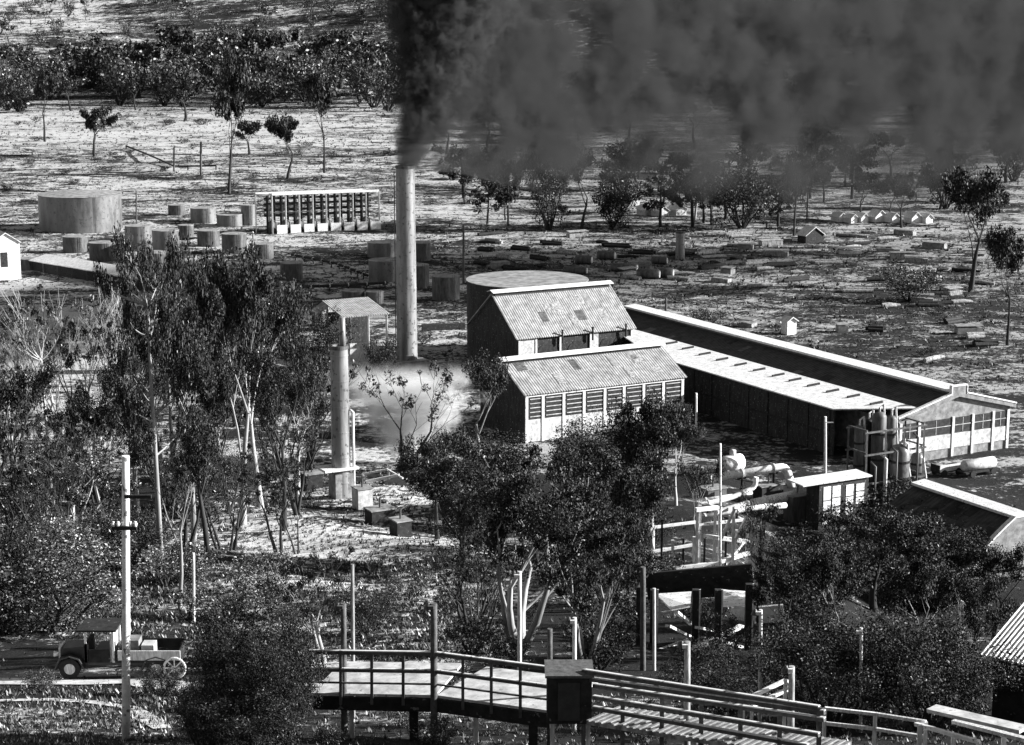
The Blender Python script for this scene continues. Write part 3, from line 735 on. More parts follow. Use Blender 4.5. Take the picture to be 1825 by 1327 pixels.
pipe('long thin pipe in front of the small tanks', [G(120, 470)+Z*1, G(330, 505)+Z*1, G(520, 520)+Z*1], .22, m='steel')
pipe('thin pipe linking the small tanks to the open frame', [G(222, 452)+Z*1.4, G(300, 440)+Z*1.4, G(452, 425)+Z*1.4], .2, m='dark')
pipe('thin pipe from the open frame to the tanks by the tall chimney', [G(520, 462)+Z*1, G(600, 478)+Z*1, G(655, 500)+Z*1], .25, m='dark')
pipe('straight low pipe crossing the bare ground left of the tall chimney', [G(540, 520)+Z*.9, G(690, 512)+Z*.9], .25, m='dark')
# horizontal drum with dome, left of mast top
p = G(1305, 850); k = ppm(p); t = thing('storage_vessel', 'pale humped vessel behind the bent pipe', 'tank', p)
mb = MB(); mb.tube([p+Z*1.6-A*1.6, p+Z*1.6-A*1.4, p+Z*1.6+A*1.1, p+Z*1.6+A*1.3], [.5, .9, .9, .5], 14); part('shell', mb, M['white'], t, True)
mb = MB(); mb.cbox(p-A*1-Z*.5, .3, 1.4, 1.6, A, B); mb.cbox(p+A*.8-Z*.5, .3, 1.4, 1.6, A, B); part('saddle', mb, M['brick'], t)
mb = MB(); mb.tube([p+Z*2.3, p+Z*3.0, p+Z*3.1], [.35, .35, .1], 10); part('dome', mb, M['pale'], t, True)

# ------------------------------------------------------------------ chimneys
def chimney(label, px, top, bot, w0, w1, m='chim', name='chimney', rings=6, band=.5):
    p = G(px, bot); k = ppm(p); h = (bot-top)/k; r0, r1 = w0/2/k, w1/2/k
    t = thing(name, label, 'chimney', p); mb = MB(); N = 14
    mb.tube([p-Z*1+Z*(h+1)*i/N for i in range(N+1)], [r0+(r1-r0)*i/N for i in range(N+1)], 32, cap=False)
    mb.tube([p+Z*h, p+Z*(h-3)], [r1*.82, r1*.82], 32, cap=False)
    part('stack', mb, M[m], t, True)
    mb = MB(); n = 32
    vs = [p+V((math.cos(a)*r1*q, math.sin(a)*r1*q, h+.02)) for q in (1.06, .8) for a in [2*math.pi*j/n for j in range(n)]]
    vs2 = [v-Z*.35 for v in vs[:n]]
    mb.add(vs+vs2, [(j, (j+1) % n, (j+1) % n+n, j+n) for j in range(n)]+[(j, (j+1) % n, (j+1) % n+2*n, j+2*n) for j in range(n)]); part('rim', mb, M['steel'], t)
    for i in range(rings):
        zz = h*(i+.6)/rings; rr = r0+(r1-r0)*zz/h; mb = MB(); mb.tube([p+Z*zz, p+Z*(zz+.12)], rr+.035, 32); part('band', mb, M[m], t)
    return t, p, h, r1
ct, cp, ch, cr = chimney('tall slender chimney pouring out black smoke', 726, 296, 655, 37, 33, rings=9)
TOP = cp+Z*ch
mb = MB(); mb.tube([cp-V((cr+.25, .6, 0)), cp-V((cr+.2, .6, 0))+Z*ch*.97], .05, 6); mb.tube([cp-V((cr+.25, .1, 0)), cp-V((cr+.2, .1, 0))+Z*ch*.97], .05, 6)
for i in range(60): mb.beam(cp-V((cr+.24, .6, -ch*.97*i/60)), cp-V((cr+.24, .1, -ch*.97*i/60)), .04)
part('ladder', mb, M['steel'], ct)
mb = MB(); mb.cbox(cp-Z*.5, 4.6, 4.6, 1.8, A, B); part('plinth', mb, M['brick'], ct)
st, sp, sh, sr = chimney('short chimney with a side pipe on a boxy furnace, left of the steam', 609, 611, 885, 35, 31, rings=6)
k = ppm(sp)
mb = MB(); mb.cbox(sp-Z*.5, 2.0, 1.8, 3.0, A, B); part('furnace', mb, M['brick'], st)
mb = MB(); mb.cbox(sp+Z*2.9-A*.4, 3.6, 2.4, .22, A, B); part('ledge', mb, M['white'], st)
mb = MB(); q = sp+V((1.25, -.2, 0)); mb.tube([q-Z*.5, q+Z*8.6, q+Z*8.8-X*.3], .14, 8); part('side_pipe', mb, M['white'], st, True)
mb = MB(); mb.tube([sp+Z*(sh-.3)+X*.35, sp+Z*(sh+2.8)+X*.35], [.32, .28], 12); part('flue_extension', mb, M['chim'], st, True)
chimney('stubby chimney standing alone in the far yard', 1212, 412, 461, 17, 16, rings=2)

# ------------------------------------------------------------------ tanks
def tank(label, x0, x1, yt, yb, m='tank', cone=.0, group=None, rings=3, name='tank', yc=None):
    """x extents, front rim top and front base in photo pixels"""
    px = (x0+x1)/2; f = G(px, yb); k = ppm(f); r = (x1-x0)/2/k
    p = f+V((f.x, f.y, 0)).normalized()*r; p.z = f.z; h = (yb-yt)/k
    t = thing(name, label, 'tank', p, group)
    mb = MB(); mb.tube([p-Z*.5, p+Z*h], r, 40, cap=False); part('shell', mb, M[m], t, True)
    mb = MB(); mb.tube([p+Z*(h-.04), p+Z*(h+.05), p+Z*(h+.06+cone)], [r*1.015, r*1.015, .15], 40); part('roof', mb, M['tanktop'], t)
    for i in range(rings):
        zz = h*(i+1)/(rings+1); mb = MB(); mb.tube([p+Z*zz, p+Z*(zz+.06)], r+.03, 40); part('band', mb, M[m], t)
    mb = MB(); a = V((.55, -.83, 0)); q = p+a*r
    for s in (-.2, .2): mb.beam(q+a.cross(Z)*s+a*.15, q+a.cross(Z)*s+a*.15+Z*(h+.4), .05)
    for i in range(int(h/.35)): mb.beam(q-a.cross(Z)*.2+a*.15+Z*(.2+i*.35), q+a.cross(Z)*.2+a*.15+Z*(.2+i*.35), .04)
    if rings: part('ladder', mb, M['steel'], t)
    return t, p, r, h
tank('largest storage tank, at the far left of the plant', 71, 219, 352, 416, cone=.7, rings=4)
tank('wide round dark tank with a grey flat top behind the rear shed', 829, 1050, 512, 652, m='darkwall', rings=4)
sg = 'small oil tanks at the left'
small = [(224, 272, 404, 448, 'squat tank right of the largest one', 'tank'), (273, 321, 412, 468, 'taller tank beside the top of the tallest dark tree', 'tank'),
 (113, 158, 423, 451, 'small tank just below the largest one', 'steel'), (160, 207, 434, 467, 'dark small tank left of the squat pair', 'steel'),
 (249, 300, 452, 486, 'dark tank in front of the squat pair', 'steel'), (313, 353, 470, 497, 'small tank with a bright round lid', 'tank'),
 (340, 385, 372, 398, 'small tank with a bright side, upper of the middle row', 'tank'), (387, 432, 384, 404, 'low tank left of the open frame', 'tank'),
 (430, 456, 366, 402, 'narrow tank touching the open frame', 'tank'), (318, 346, 402, 428, 'dark low tank behind the squat pair', 'steel'),
 (770, 820, 494, 536, 'dark tank right of the tall chimney foot', 'steel'),
 (352, 392, 412, 440, 'dark tank in the second row behind the tallest dark trees', 'steel'), (396, 440, 418, 452, 'round dark tank below the left end of the open frame', 'steel'),
 (446, 488, 436, 462, 'low tank below the open frame posts', 'tank'), (300, 330, 366, 384, 'tiny tank in the topmost row', 'steel'), (500, 540, 470, 500, 'dark tank between the open frame and the lean-to shed', 'steel'),
 (30, 66, 462, 482, 'tiny dark tank above the covered way', 'steel'), (355, 400, 470, 505, 'dark tank just right of the one with a bright lid', 'steel'), (556, 592, 556, 582, 'dark tank left of the little gabled hut', 'steel')]
for x0, x1, yt, yb, lab, mm in small: tank(lab, x0, x1, yt, yb, m=mm, group=sg if x0 < 700 else None, rings=2)
tank('upper dark tank on the left of the tall chimney', 655, 708, 434, 460, rings=2)
tank('lower dark tank on the left of the tall chimney', 657, 712, 466, 503, rings=2)
tank('upper tank on the right of the tall chimney', 722, 768, 434, 466, m='steel', rings=2)
tank('lower tank on the right of the tall chimney', 722, 765, 474, 514, m='steel', rings=2)
tank('dark stubby tank above the lean-to shed roof', 609, 650, 520, 541, m='steel', rings=1)
tank('pale stubby tank above the lean-to shed roof', 652, 684, 521, 541, rings=1)
def drum(px, py, ln, r, label, m='steel', d=X, group='boilers lying in the yard'):
    p = G(px, py); k = ppm(p); L = ln/k; rr = r/k; c = p+Z*rr*.95
    t = thing('boiler_drum', label, 'boiler', p, group); e = d*L/2
    mb = MB(); mb.tube([c-e*1.08, c-e, c+e, c+e*1.08], [rr*.6, rr, rr, rr*.6], 16); part('shell', mb, M[m], t, True)
    mb = MB(); mb.tube([c+e*1.05, c+e*1.12], rr*.72, 16); part('end_plate', mb, M['white'], t)
    for s in (-.6, .6): mb = MB(); mb.cbox(p+e*s-Z*.2, rr*.5, rr*2.2, rr*.5); part('cradle', mb, M['dark'], t)
d1 = (X*.96-Yv*.28).normalized()
drum(1155, 496, 38, 9, 'dark boiler with a bright end, left one of the front pair', d=d1); drum(1186, 494, 26, 9, 'short boiler with a bright end, right one of the front pair', d=d1)
drum(1080, 462, 30, 8, 'dark boiler in the back row of the yard', d=d1); drum(1040, 470, 28, 8, 'dark boiler behind the round tank rim', d=d1)
drum(1112, 484, 44, 8, 'long dark boiler left of the front pair', d=d1); drum(1175, 470, 26, 7, 'small boiler just behind the front pair', d=d1)
drum(1025, 488, 40, 7, 'boiler resting against the round tank rim', d=d1)

# logs / stacked pipes lying in the yard
for i, (x, y, l, a) in enumerate([(880, 432, 40, .3), (930, 445, 44, .3), (985, 436, 46, .2), (900, 460, 36, .4), (960, 462, 44, .3), (865, 447, 30, .2), (1010, 452, 44, .25), (1100, 440, 60, .1), (1145, 452, 50, .1), (1260, 452, 50, -.2), (1300, 462, 60, -.25), (1270, 478, 70, -.3), (1350, 470, 60, -.2), (1390, 474, 70, -.1), (1420, 500, 60, -.2), (1470, 470, 60, 0), (1560, 590, 32, .1), (1700, 575, 50, -.3), (1740, 602, 40, -.1), (1755, 615, 50, -.1), (1650, 545, 40, 0), (1530, 520, 60, 0), (905, 480, 30, .2)]):
    p = G(x, y); k = ppm(p); d = V((math.cos(a), -math.sin(a)*2.5, 0)).normalized(); L = l/k
    mb = MB(); r = random.Random(i)
    for j in range(3):
        o_ = p+V((r.uniform(-.3, .3), (j-1)*.8, .3+(j == 1)*.3)); mb.tube([o_-d*L*.5*r.uniform(.7, 1), o_+d*L*.5*r.uniform(.7, 1)], [.38, .3], 8)
    o = part('log_pile', mb, M['dark'] if i % 3 else M['midbark'], None, loc=p); tag(o, 'low pile of dark logs lying in the open yard', 'logs', 'log piles in the yard')

r_ = random.Random(77)
for i in range(85):
    x = r_.uniform(850, 1800); y = r_.uniform(415, 500) if i < 60 else r_.uniform(500, 660)
    if y > 500 and (x < 1140 or y > 545+(x-1110)*.25-12): continue
    p = G(x, y); k = ppm(p); a = r_.uniform(-.35, .35); d = V((math.cos(a), -math.sin(a)*2.5, 0)).normalized(); L = r_.uniform(18, 55)/k
    mb = MB()
    if i % 3:
        for j in range(r_.choice([1, 2, 2, 3])):
            o_ = p+V((r_.uniform(-.5, .5), (j-1)*.7, .3)); mb.tube([o_-d*L*.5, o_+V((0, 0, .12)), o_+d*L*.5*r_.uniform(.6, 1)], [.36, .32, .22], 8)
        o = part('log_pile', mb, M['dark'] if i % 2 else M['midbark'], None, loc=p); tag(o, 'low pile of dark logs lying in the open yard', 'logs', 'log piles in the yard')
    else:
        n_ = V((-d.y, d.x, 0)); q = p-d*L/2; L = min(L, 5); mb.prism([q, q+d*L, q+d*L+n_*1.6, q+n_*1.6], Z*r_.uniform(.5, 1.1))
        mb.prism([q-d*.15+Z*1.15, q+d*(L+.15)+Z*1.15, q+d*(L+.1)+n_*1.6+Z*1.3, q-d*.1+n_*1.6+Z*1.3], Z*.1)
        o = part('timber_stack', mb, M['midbark'] if i % 2 else M['brick'], None, loc=p); tag(o, 'squared timber stack lying in the open yard', 'timber', 'timber stacks in the yard')
# ------------------------------------------------------------------ open frame
Pf = G(486, 417); Lf = hit(Pf, (X*.995+Yv*.09).normalized(), 677, 400)[0]
fd = V((.93, .36, 0)).normalized(); Lf = hit(Pf, fd, 676, 380)[0]; fb = V((-fd.y, fd.x, 0)); wb_ = 9.0
zt = hit(Pf, fd, 486, 348)[1]
print('frame', Pf, Lf, zt)
t = thing('building_skeleton', 'long open steel frame with white posts on a low pierced wall', 'building frame', Pf)
fb2 = V((-.9, .44, 0))
wb_ = hit(Pf, fb2, 456, 380)[0]
for i in range(9):
    q = Pf+fd*Lf*i/8
    mb = MB(); mb.beam(V((q.x, q.y, -.2)), V((q.x, q.y, zt)), .32); part('post', mb, M['white'], t)
    mb = MB(); q2 = q+fb2*wb_; mb.beam(V((q2.x, q2.y, -.2)), V((q2.x, q2.y, zt)), .26); part('post', mb, M['pale'] if i else M['white'], t)
    mb = MB(); mb.beam(V((q.x, q.y, zt+.1)), V((q2.x, q2.y, zt+.1)), .22); part('cross_beam', mb, M['pale'], t)
for o_ in (V((0, 0, 0)), fb2*wb_):
    mb = MB(); q = V((Pf.x, Pf.y, 0))+o_; mb.beam(q+Z*(zt+.25), q+fd*Lf+Z*(zt+.25), .4, .45); part('top_beam', mb, M['white'], t)
    mb = MB(); mb.beam(q+Z*(zt*.55), q+fd*Lf+Z*(zt*.55), .14, .14); part('rail', mb, M['steel'], t)
for i in range(8):
    mb = MB(); q = V((Pf.x, Pf.y, -.3))+fd*(Lf*(i+.32)/8)-fb*.35
    mb.obox(q, fd*Lf/8*.75, fb*.3, Z*2.1); part('plinth_wall', mb, M['white'], t)
for i in range(8):
    mb = MB(); q = V((Pf.x, Pf.y, 0))+fd*(Lf*(i+.55)/8)+fb2*wb_*.45; mb.tube([q-Z*.2, q+Z*2.3, q+Z*2.9], [1.0, 1.0, .3], 12); part('settling_vat', mb, M['steel'], t, True)
for i in range(16):
    mb = MB(); q = V((Pf.x, Pf.y, 0))+fb2*wb_*.5+fd*Lf*(i+.5)/16; mb.beam(q-Z*.2, q+Z*(zt-.2), .5); part('inner_post', mb, M['dark'], t)
for zz in (.45, .6, .75, .9):
    mb = MB(); q = V((Pf.x, Pf.y, 0))+fb2*wb_*.5; mb.beam(q+Z*zt*zz+Yv*.3, q+fd*Lf+Z*zt*zz+Yv*.3, .6, .5); part('inner_rail', mb, M['dark'], t)

# ------------------------------------------------------------------ lean-to shed by short chimney
Ps = G(617, 690); k = ppm(Ps); Ls = hit(Ps, A, 690, 660)[0]; zs = hit(Ps, A, 617, 565)[1]
print('leanto shed', Ps, Ls, zs)
t = thing('open_shed', 'small open shed with a pale roof on posts between the two chimneys', 'shed', Ps)
bs_ = V((Ps.x, Ps.y, 0)); mb = MB(); mb.slab(bs_-A*.5-B*.5+Z*zs, bs_+A*(Ls+.2)-B*.5+Z*zs, bs_+A*(Ls+.2)+B*6.5+Z*(zs+1.3), bs_-A*.5+B*6.5+Z*(zs+1.3), .15); part('roof', mb, M['roof'], t)
for a_ in (0, .55, 1):
    for b_ in (0, 6):
        mb = MB(); q = bs_+A*Ls*a_+B*b_; mb.beam(q-Z*.3, q+Z*(zs+b_*.18), .26); part('post', mb, M['white'] if b_ == 0 else M['pale'], t)
mb = MB(); mb.obox(bs_+A*.4+B*1.2-Z*.3, A*Ls*.72, B*.2, Z*(zs*.62)); part('wall', mb, M['panel'], t)
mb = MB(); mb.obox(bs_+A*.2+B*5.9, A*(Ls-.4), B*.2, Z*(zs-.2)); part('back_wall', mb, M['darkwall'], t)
# low wall right of tall chimney
pa, pb = G(752, 590), G(828, 586); mb = MB(); mb.beam(pa+Z*.2, pb+Z*.2, .5, 1.6); o = part('retaining_wall', mb, M['dark'], None, loc=pa); tag(o, 'low dark retaining wall between tall chimney and round tank', 'wall')
# hut gable left
def hut(label, px, py, w, h, dpt=3.0, wall='panel', roof='roof', d=A, e=B, win=True, name='hut', group=None, rise=.35):
    p = G(px, py); k = ppm(p); w_, h_ = w/k, h/k
    t = thing(name, label, 'hut', p, group); q = p-Z*.3; mb = MB(); mb.obox(q, d*w_, e*dpt, Z*(h_+.3)); wl = part('wall', mb, M[wall], t)
    zt_ = p.z+h_; b0 = V((p.x, p.y, 0)); rs = w_*rise
    mb = MB(); ov = .25
    g = [b0-d*ov+Z*(zt_-ov*rise), b0+d*w_/2+Z*(zt_+rs), b0+d*(w_+ov)+Z*(zt_-ov*rise), b0+d*(w_+ov)+Z*(zt_-ov*rise+.14), b0+d*w_/2+Z*(zt_+rs+.16), b0-d*ov+Z*(zt_-ov*rise+.14)]
    mb.prism([x_-e*.3 for x_ in g], e*(dpt+.6)); part('roof', mb, M[roof], t)
    mb = MB(); mb.prism([b0+d*.01+Z*zt_, b0+d*(w_-.01)+Z*zt_, b0+d*w_/2+Z*(zt_+rs)], e*.15); part('gable', mb, M[wall], t)
    if win:
        mb = MB(); mb.obox(q+d*w_*.3-e*.04+Z*(.3+h_*.35), d*w_*.25, e*.035, Z*h_*.4); part('window', mb, M['glass'], t)
    return t
hut('small pale gabled hut left of the lean-to shed', 575, 590, 38, 34)
hut('white hut with a dark window at the left edge', -12, 500, 50, 66, dpt=5, wall='white', roof='roofwhite')
hut('little sentry hut with one white side in the right field', 1403, 597, 20, 24, dpt=1.6, wall='white', roof='roofwhite', win=False)
hut('low dark hut with a pale roof edge at the far field', 1436, 434, 40, 14, dpt=3, wall='dark', roof='roofwhite')
for i, (x, y, w) in enumerate([(1495, 396, 16), (1517, 398, 14), (1535, 397, 16), (1560, 396, 26), (1590, 397, 16), (1625, 398, 22), (1650, 398, 16)]):
    hut('small white tent in the row beyond the field', x, y, w, 9, dpt=3, wall='white', roof='roofwhite', win=False, name='tent', group='white tents beyond the field', rise=.45)
for i, (x, y, w) in enumerate([(1122, 366, 22), (1150, 384, 18), (1175, 386, 20), (1205, 384, 22)]):
    hut('small pale hut among the trees beyond the yard', x, y, w, 10, dpt=4, wall='panel', roof='roofwhite', win=False, group='pale huts among the trees')
# long white roof at left
pa, pb = G(52, 482), G(268, 522); d = (pb-pa).normalized(); n_ = V((-d.y, d.x, 0)); L = (pb-pa).length
t = thing('covered_flume', 'long low covered way with a white roof at the left', 'covered way', pa)
mb = MB(); mb.slab(V((pa.x, pa.y, 2.0)), V((pb.x, pb.y, 2.0)), V((pb.x, pb.y, 2.9))+n_*4, V((pa.x, pa.y, 2.9))+n_*4, .15); part('roof', mb, M['roofwhite'], t)
mb = MB(); mb.obox(V((pa.x, pa.y, -.3))+n_*.5, d*L, n_*.2, Z*2.2); part('wall', mb, M['dark'], t)
for i in range(9): mb = MB(); q = V((pa.x, pa.y, 0))+d*(L*(i+.02)/8.1); mb.beam(q-Z*.3, q+Z*2, .16); part('post', mb, M['post'], t)

for x0, x1, yt, yb, lab, mm in ((632, 660, 868, 905, 'pale square box left of the timber pen', 'panel'), (540, 572, 842, 872, 'small dark machine box left of the short chimney foot', 'dark'), (760, 800, 818, 850, 'dark machine box with a pale lid in the steam', 'dark'), (655, 700, 905, 935, 'low dark machine box under the timber pen', 'dark'), (700, 728, 925, 955, 'dark square tub with a pale rim below the timber pen', 'dark'),
 (1345, 1392, 862, 900, 'dark pump casing under the thick pale pipe', 'dark'), (1250, 1290, 868, 895, 'dark pump casing left of the mast', 'steel'), (1400, 1440, 880, 925, 'tall dark casing left of the pump house windows', 'steel')):
    p = G((x0+x1)/2, yb); k = ppm(p); w_ = (x1-x0)/k; t = thing('machine_box', lab, 'machine', p)
    mb = MB(); mb.cbox(p-Z*.3, w_, 1.5, (yb-yt)/k+.3, A, B); part('casing', mb, M[mm], t)
    mb = MB(); mb.cbox(p+Z*((yb-yt)/k+.002), w_*1.1, 1.7, .1, A, B); part('lid', mb, M['brick'], t)
    mb = MB(); mb.tube([p+Z*((yb-yt)/k), p+Z*((yb-yt)/k+.9), p+Z*((yb-yt)/k+1.1)+A*.5], .09, 8); part('pipe_outlet', mb, M['steel'], t)
# charred timber pen by the short chimney
p = G(700, 920); t = thing('timber_pen', 'tumbledown timber pen with pale beams and dark sloping panels', 'pen', p)
def pp(x, y, Y): return AT(x, y, Y)
for (x0, y0, x1, y1, Y0, Y1, w) in [(645, 845, 692, 836, 190, 190, .2), (652, 858, 712, 846, 186, 186, .26), (690, 836, 718, 852, 190, 184, .16), (665, 865, 700, 885, 184, 178, .16), (700, 882, 745, 877, 178, 178, .16), (706, 906, 755, 902, 174, 175, .12), (735, 880, 758, 900, 182, 176, .3)]:
    mb = MB(); mb.beam(pp(x0, y0, Y0), pp(x1, y1, Y1), w); part('beam', mb, M['white'], t)
mb = MB(); mb.slab(pp(662, 868, 184), pp(698, 886, 178), pp(745, 879, 181), pp(708, 850, 188), .1); mb.slab(pp(700, 886, 178), pp(712, 905, 174), pp(757, 900, 176), pp(737, 880, 181), .1); part('sloping_panel', mb, M['dark'], t)
for x, y, Y in ((647, 846, 189), (692, 838, 189), (665, 868, 184), (700, 888, 177), (713, 908, 173), (755, 902, 176), (745, 880, 181)):
    q = pp(x, y, Y); mb = MB(); mb.beam(V((q.x, q.y, gz(q.x, q.y)-.3)), q, .2); part('post', mb, M['pale'], t)

# ------------------------------------------------------------------ trestle, loading stage
p = G(1285, 1060); Yb = p.y; t = thing('pipe_trestle', 'pale timber trestle beside the mast below the bent pipe', 'trestle', p)
g_ = lambda q: V((q.x, q.y, gz(q.x, q.y)-.3))
for x, y in ((1243, 905), (1248, 900), (1275, 905), (1283, 905), (1308, 902), (1333, 905)):
    q = AT(x, y, Yb+random.uniform(0, 3)); mb = MB(); mb.beam(g_(q), q, .17); part('post', mb, M['white'] if x in (1248, 1333) else M['pale'], t)
for (x0, y0, x1, y1) in ((1240, 908, 1280, 904), (1278, 912, 1335, 895), (1255, 955, 1335, 965), (1150, 1018, 1285, 1003), (1170, 1000, 1210, 1012), (1285, 1000, 1335, 985)):
    mb = MB(); mb.beam(AT(x0, y0, Yb), AT(x1, y1, Yb+1), .22); part('beam', mb, M['white'], t)
for i in range(9):
    x = 1180+i*19; q = AT(x, 925+(i*37) % 40, Yb+1+(i % 3)*2); mb = MB(); mb.beam(g_(q), q, .12+.05*(i % 2)); part('post', mb, M['pale'] if i % 2 else M['dark'], t)
for (x0, y0, x1, y1, d0) in ((1150, 985, 1250, 968, 3), (1160, 940, 1240, 930, 5), (1180, 1035, 1330, 1025, -1), (1245, 935, 1335, 925, 2), (1150, 1000, 1180, 1045, 1), (1290, 1010, 1330, 960, 2)):
    mb = MB(); mb.beam(AT(x0, y0, Yb+d0), AT(x1, y1, Yb+d0+1), .16); part('beam', mb, M['white'], t)
for (x0, y0, x1, y1) in ((1285, 960, 1310, 905), (1310, 965, 1335, 910)):
    mb = MB(); mb.beam(AT(x0, y0, Yb), AT(x1, y1, Yb), .35, .12); part('brace', mb, M['panel'], t)
# loading stage
p = G(1225, 1150); Yb = p.y; t = thing('loading_stage', 'dark timber loading stage with pale hopper sides and slanting chutes', 'loading stage', p)
def quadp(pts, m, nm, th=.12):
    mb = MB(); mb.prism([AT(x, y, Yb+dy) for x, y, dy in pts], V((.02, th, .03))); part(nm, mb, M[m], t)
quadp([(1168, 1060, 2), (1232, 1056, 2), (1230, 1082, 0), (1197, 1088, 0)], 'white', 'hopper_side')
quadp([(1284, 1052, 2), (1333, 1056, 2), (1333, 1078, 0), (1286, 1082, 0)], 'white', 'hopper_side')
quadp([(1300, 1086, .5), (1333, 1080, .5), (1333, 1102, .5), (1315, 1102, .5)], 'panel', 'hopper_side')
quadp([(1150, 1022, 3), (1340, 1005, 3), (1345, 1060, 4), (1155, 1070, 4)], 'dark', 'back_panel')
for (x0, y0, x1, y1, w) in ((1228, 1160, 1322, 1115, .3), (1165, 1162, 1225, 1140, .12), (1280, 1140, 1345, 1160, .3), (1190, 1115, 1230, 1135, .25), (1243, 1118, 1275, 1124, .25), (1205, 1090, 1232, 1112, .2)):
    mb = MB(); mb.beam(AT(x0, y0, Yb-2), AT(x1, y1, Yb+1), w, .12); part('chute', mb, M['white'], t)
for x, y in ((1140, 1045), (1165, 1050), (1240, 1050), (1280, 1050), (1335, 1040)):
    q = AT(x, y, Yb+random.uniform(-1, 1)); mb = MB(); mb.beam(g_(q), q, .3); part('post', mb, M['dark'], t)
    mb = MB(); mb.beam(g_(q)+X*.2, q+X*.2, .07); part('post_facing', mb, M['white'], t)
quadp([(1352, 1082, 2), (1395, 1078, 2), (1398, 1106, 2), (1360, 1110, 2)], 'panel', 'side_board')

# ------------------------------------------------------------------ poles
def pole(label, px, top, bot, w, Y=None, m='gumbark', arms=(), name='pole', cat='pole', group=None, arm_px=18, lean=0, lamp=False):
    if Y: b = AT(px, bot, Y); b = V((b.x, b.y, gz(b.x, b.y))) if gz(b.x, b.y) < b.z+3 else b
    else: b = G(px, bot)
    top_p = AT(px+lean, top, b.y); k = ppm(top_p); r = w/2/k
    t = thing(name, label, cat, b, group)
    mb = MB(); n = 6; mb.tube([(b-Z*.4).lerp(top_p, i/n) for i in range(n+1)], [r*(1.08-.16*i/n) for i in range(n+1)], 12); part('shaft', mb, M[m], t, True)
    for (yy, ln, sd, mm) in arms:
        f_ = (yy-bot)/(top-bot); c = b.lerp(top_p, min(1, f_)); mb = MB()
        x0, x1 = (-ln/k, 0) if sd < 0 else ((0, ln/k) if sd > 0 else (-ln/k/2, ln/k/2))
        mb.beam(c+X*x0-Yv*(r+.05), c+X*x1-Yv*(r+.05), .1, .1); part('cross_arm', mb, M[mm], t)
        if sd == 0:
            for s in (-.9, -.5, .5, .9):
                mb = MB(); q = c+X*x1*s-Yv*(r+.05); mb.tube([q+Z*.05, q+Z*.13, q+Z*.2], [.04, .06, .03], 8); part('insulator', mb, M['white'], t)
    if lamp:
        c = top_p-X*10/k; mb = MB(); mb.tube([c+Z*.02, c-Z*.1, c-Z*.16], [.03, .12, .14], 10); part('lamp_shade', mb, M['black'], t)
    return t
pole('thick pale utility pole in front of the truck', 224, 812, 1318, 15, m='white', arms=((880, 48, 1, 'dark'), (935, 44, 0, 'dark')), name='utility_pole')
pole('slender mast rising from the pipe trestle', 1284, 790, 1100, 4, m='white', name='mast')
pole('white pole before the shaded wall of the long building', 1471, 742, 862, 5, m='white', arms=((752, 14, 1, 'white'),))
pole('thin pole right of the steam in front of the glazed wall', 1241, 700, 775, 4, m='white')
pole('thin pole left of the round tank', 826, 400, 505, 4, m='post')
pole('small pole with a box beside the squat tanks', 243, 342, 400, 3, m='post', arms=((372, 18, 1, 'post'),))
pole('short post in the grass above the long roof', 1187, 530, 558, 4, m='post')
pole('telegraph post at the right of the flat fence', 358, 252, 312, 4, m='post'); pole('telegraph post in the middle of the flat fence', 310, 262, 305, 3, m='post')
pole('pale thin post on the right of the small tanks', 300, 480, 560, 3, m='white')
pole('thin pale stake right of the pale stemmed tree', 131, 905, 975, 3, m='white')
pole('slim pole left of the black bush top', 345, 985, 1110, 5, m='white')
LP = 'lamp posts along the footbridge'
YB = 52.5
pole('lamp post at the left end of the footbridge', 612, 1075, 1245, 11, Y=YB, m='post', arms=((1078, 10, -1, 'post'),), lamp=True, name='lamp_post', group=LP)
pole('lamp post where the footbridge bends', 773, 1075, 1250, 13, Y=YB-.9, m='post', arms=((1078, 10, -1, 'post'),), lamp=True, name='lamp_post', group=LP)
pole('tall thin pole just behind the left end of the footbridge', 628, 1005, 1190, 7, Y=58, m='midbark')
pole('lamp post behind the footbridge in the forked tree', 926, 1018, 1185, 8, Y=58, m='pale', arms=((1022, 10, -1, 'pale'),), lamp=True, name='lamp_post', group=LP)
pole('dark thick post just left of the footbridge hut', 980, 1120, 1255, 10, Y=51, m='post')
pole('lamp post right behind the footbridge hut', 1024, 1100, 1215, 8, Y=54, m='pale', arms=((1103, 8, -1, 'pale'),), lamp=True, name='lamp_post', group=LP)
pole('lamp post halfway down the slatted ramp', 1225, 1143, 1310, 12, Y=47.5, m='midbark', arms=((1147, 10, -1, 'pale'),), lamp=True, name='lamp_post', group=LP)
pole('lamp post behind the slatted ramp, left of the twin posts', 1356, 1086, 1235, 7, Y=55, m='pale', arms=((1089, 10, -1, 'pale'),), lamp=True, name='lamp_post', group=LP)
pole('lamp post at the lower end of the slatted ramp', 1411, 1187, 1325, 12, Y=45.5, m='midbark', arms=((1190, 8, -1, 'pale'),), lamp=True, name='lamp_post', group=LP)
pole('tall thin pole with side pegs right of the slatted ramp', 1535, 1118, 1290, 6, Y=54, m='pale', arms=((1124, 10, -1, 'pale'), (1205, 22, 1, 'pale'), (1245, 14, 1, 'pale')))
pole('short post beside the tall pegged pole', 1606, 1213, 1275, 8, Y=56, m='midbark')
pole('dark pole left of the loading stage', 1146, 1010, 1195, 10, m='post'); pole('second pole left of the loading stage, with a pale edge', 1166, 1048, 1195, 6, m='pale')

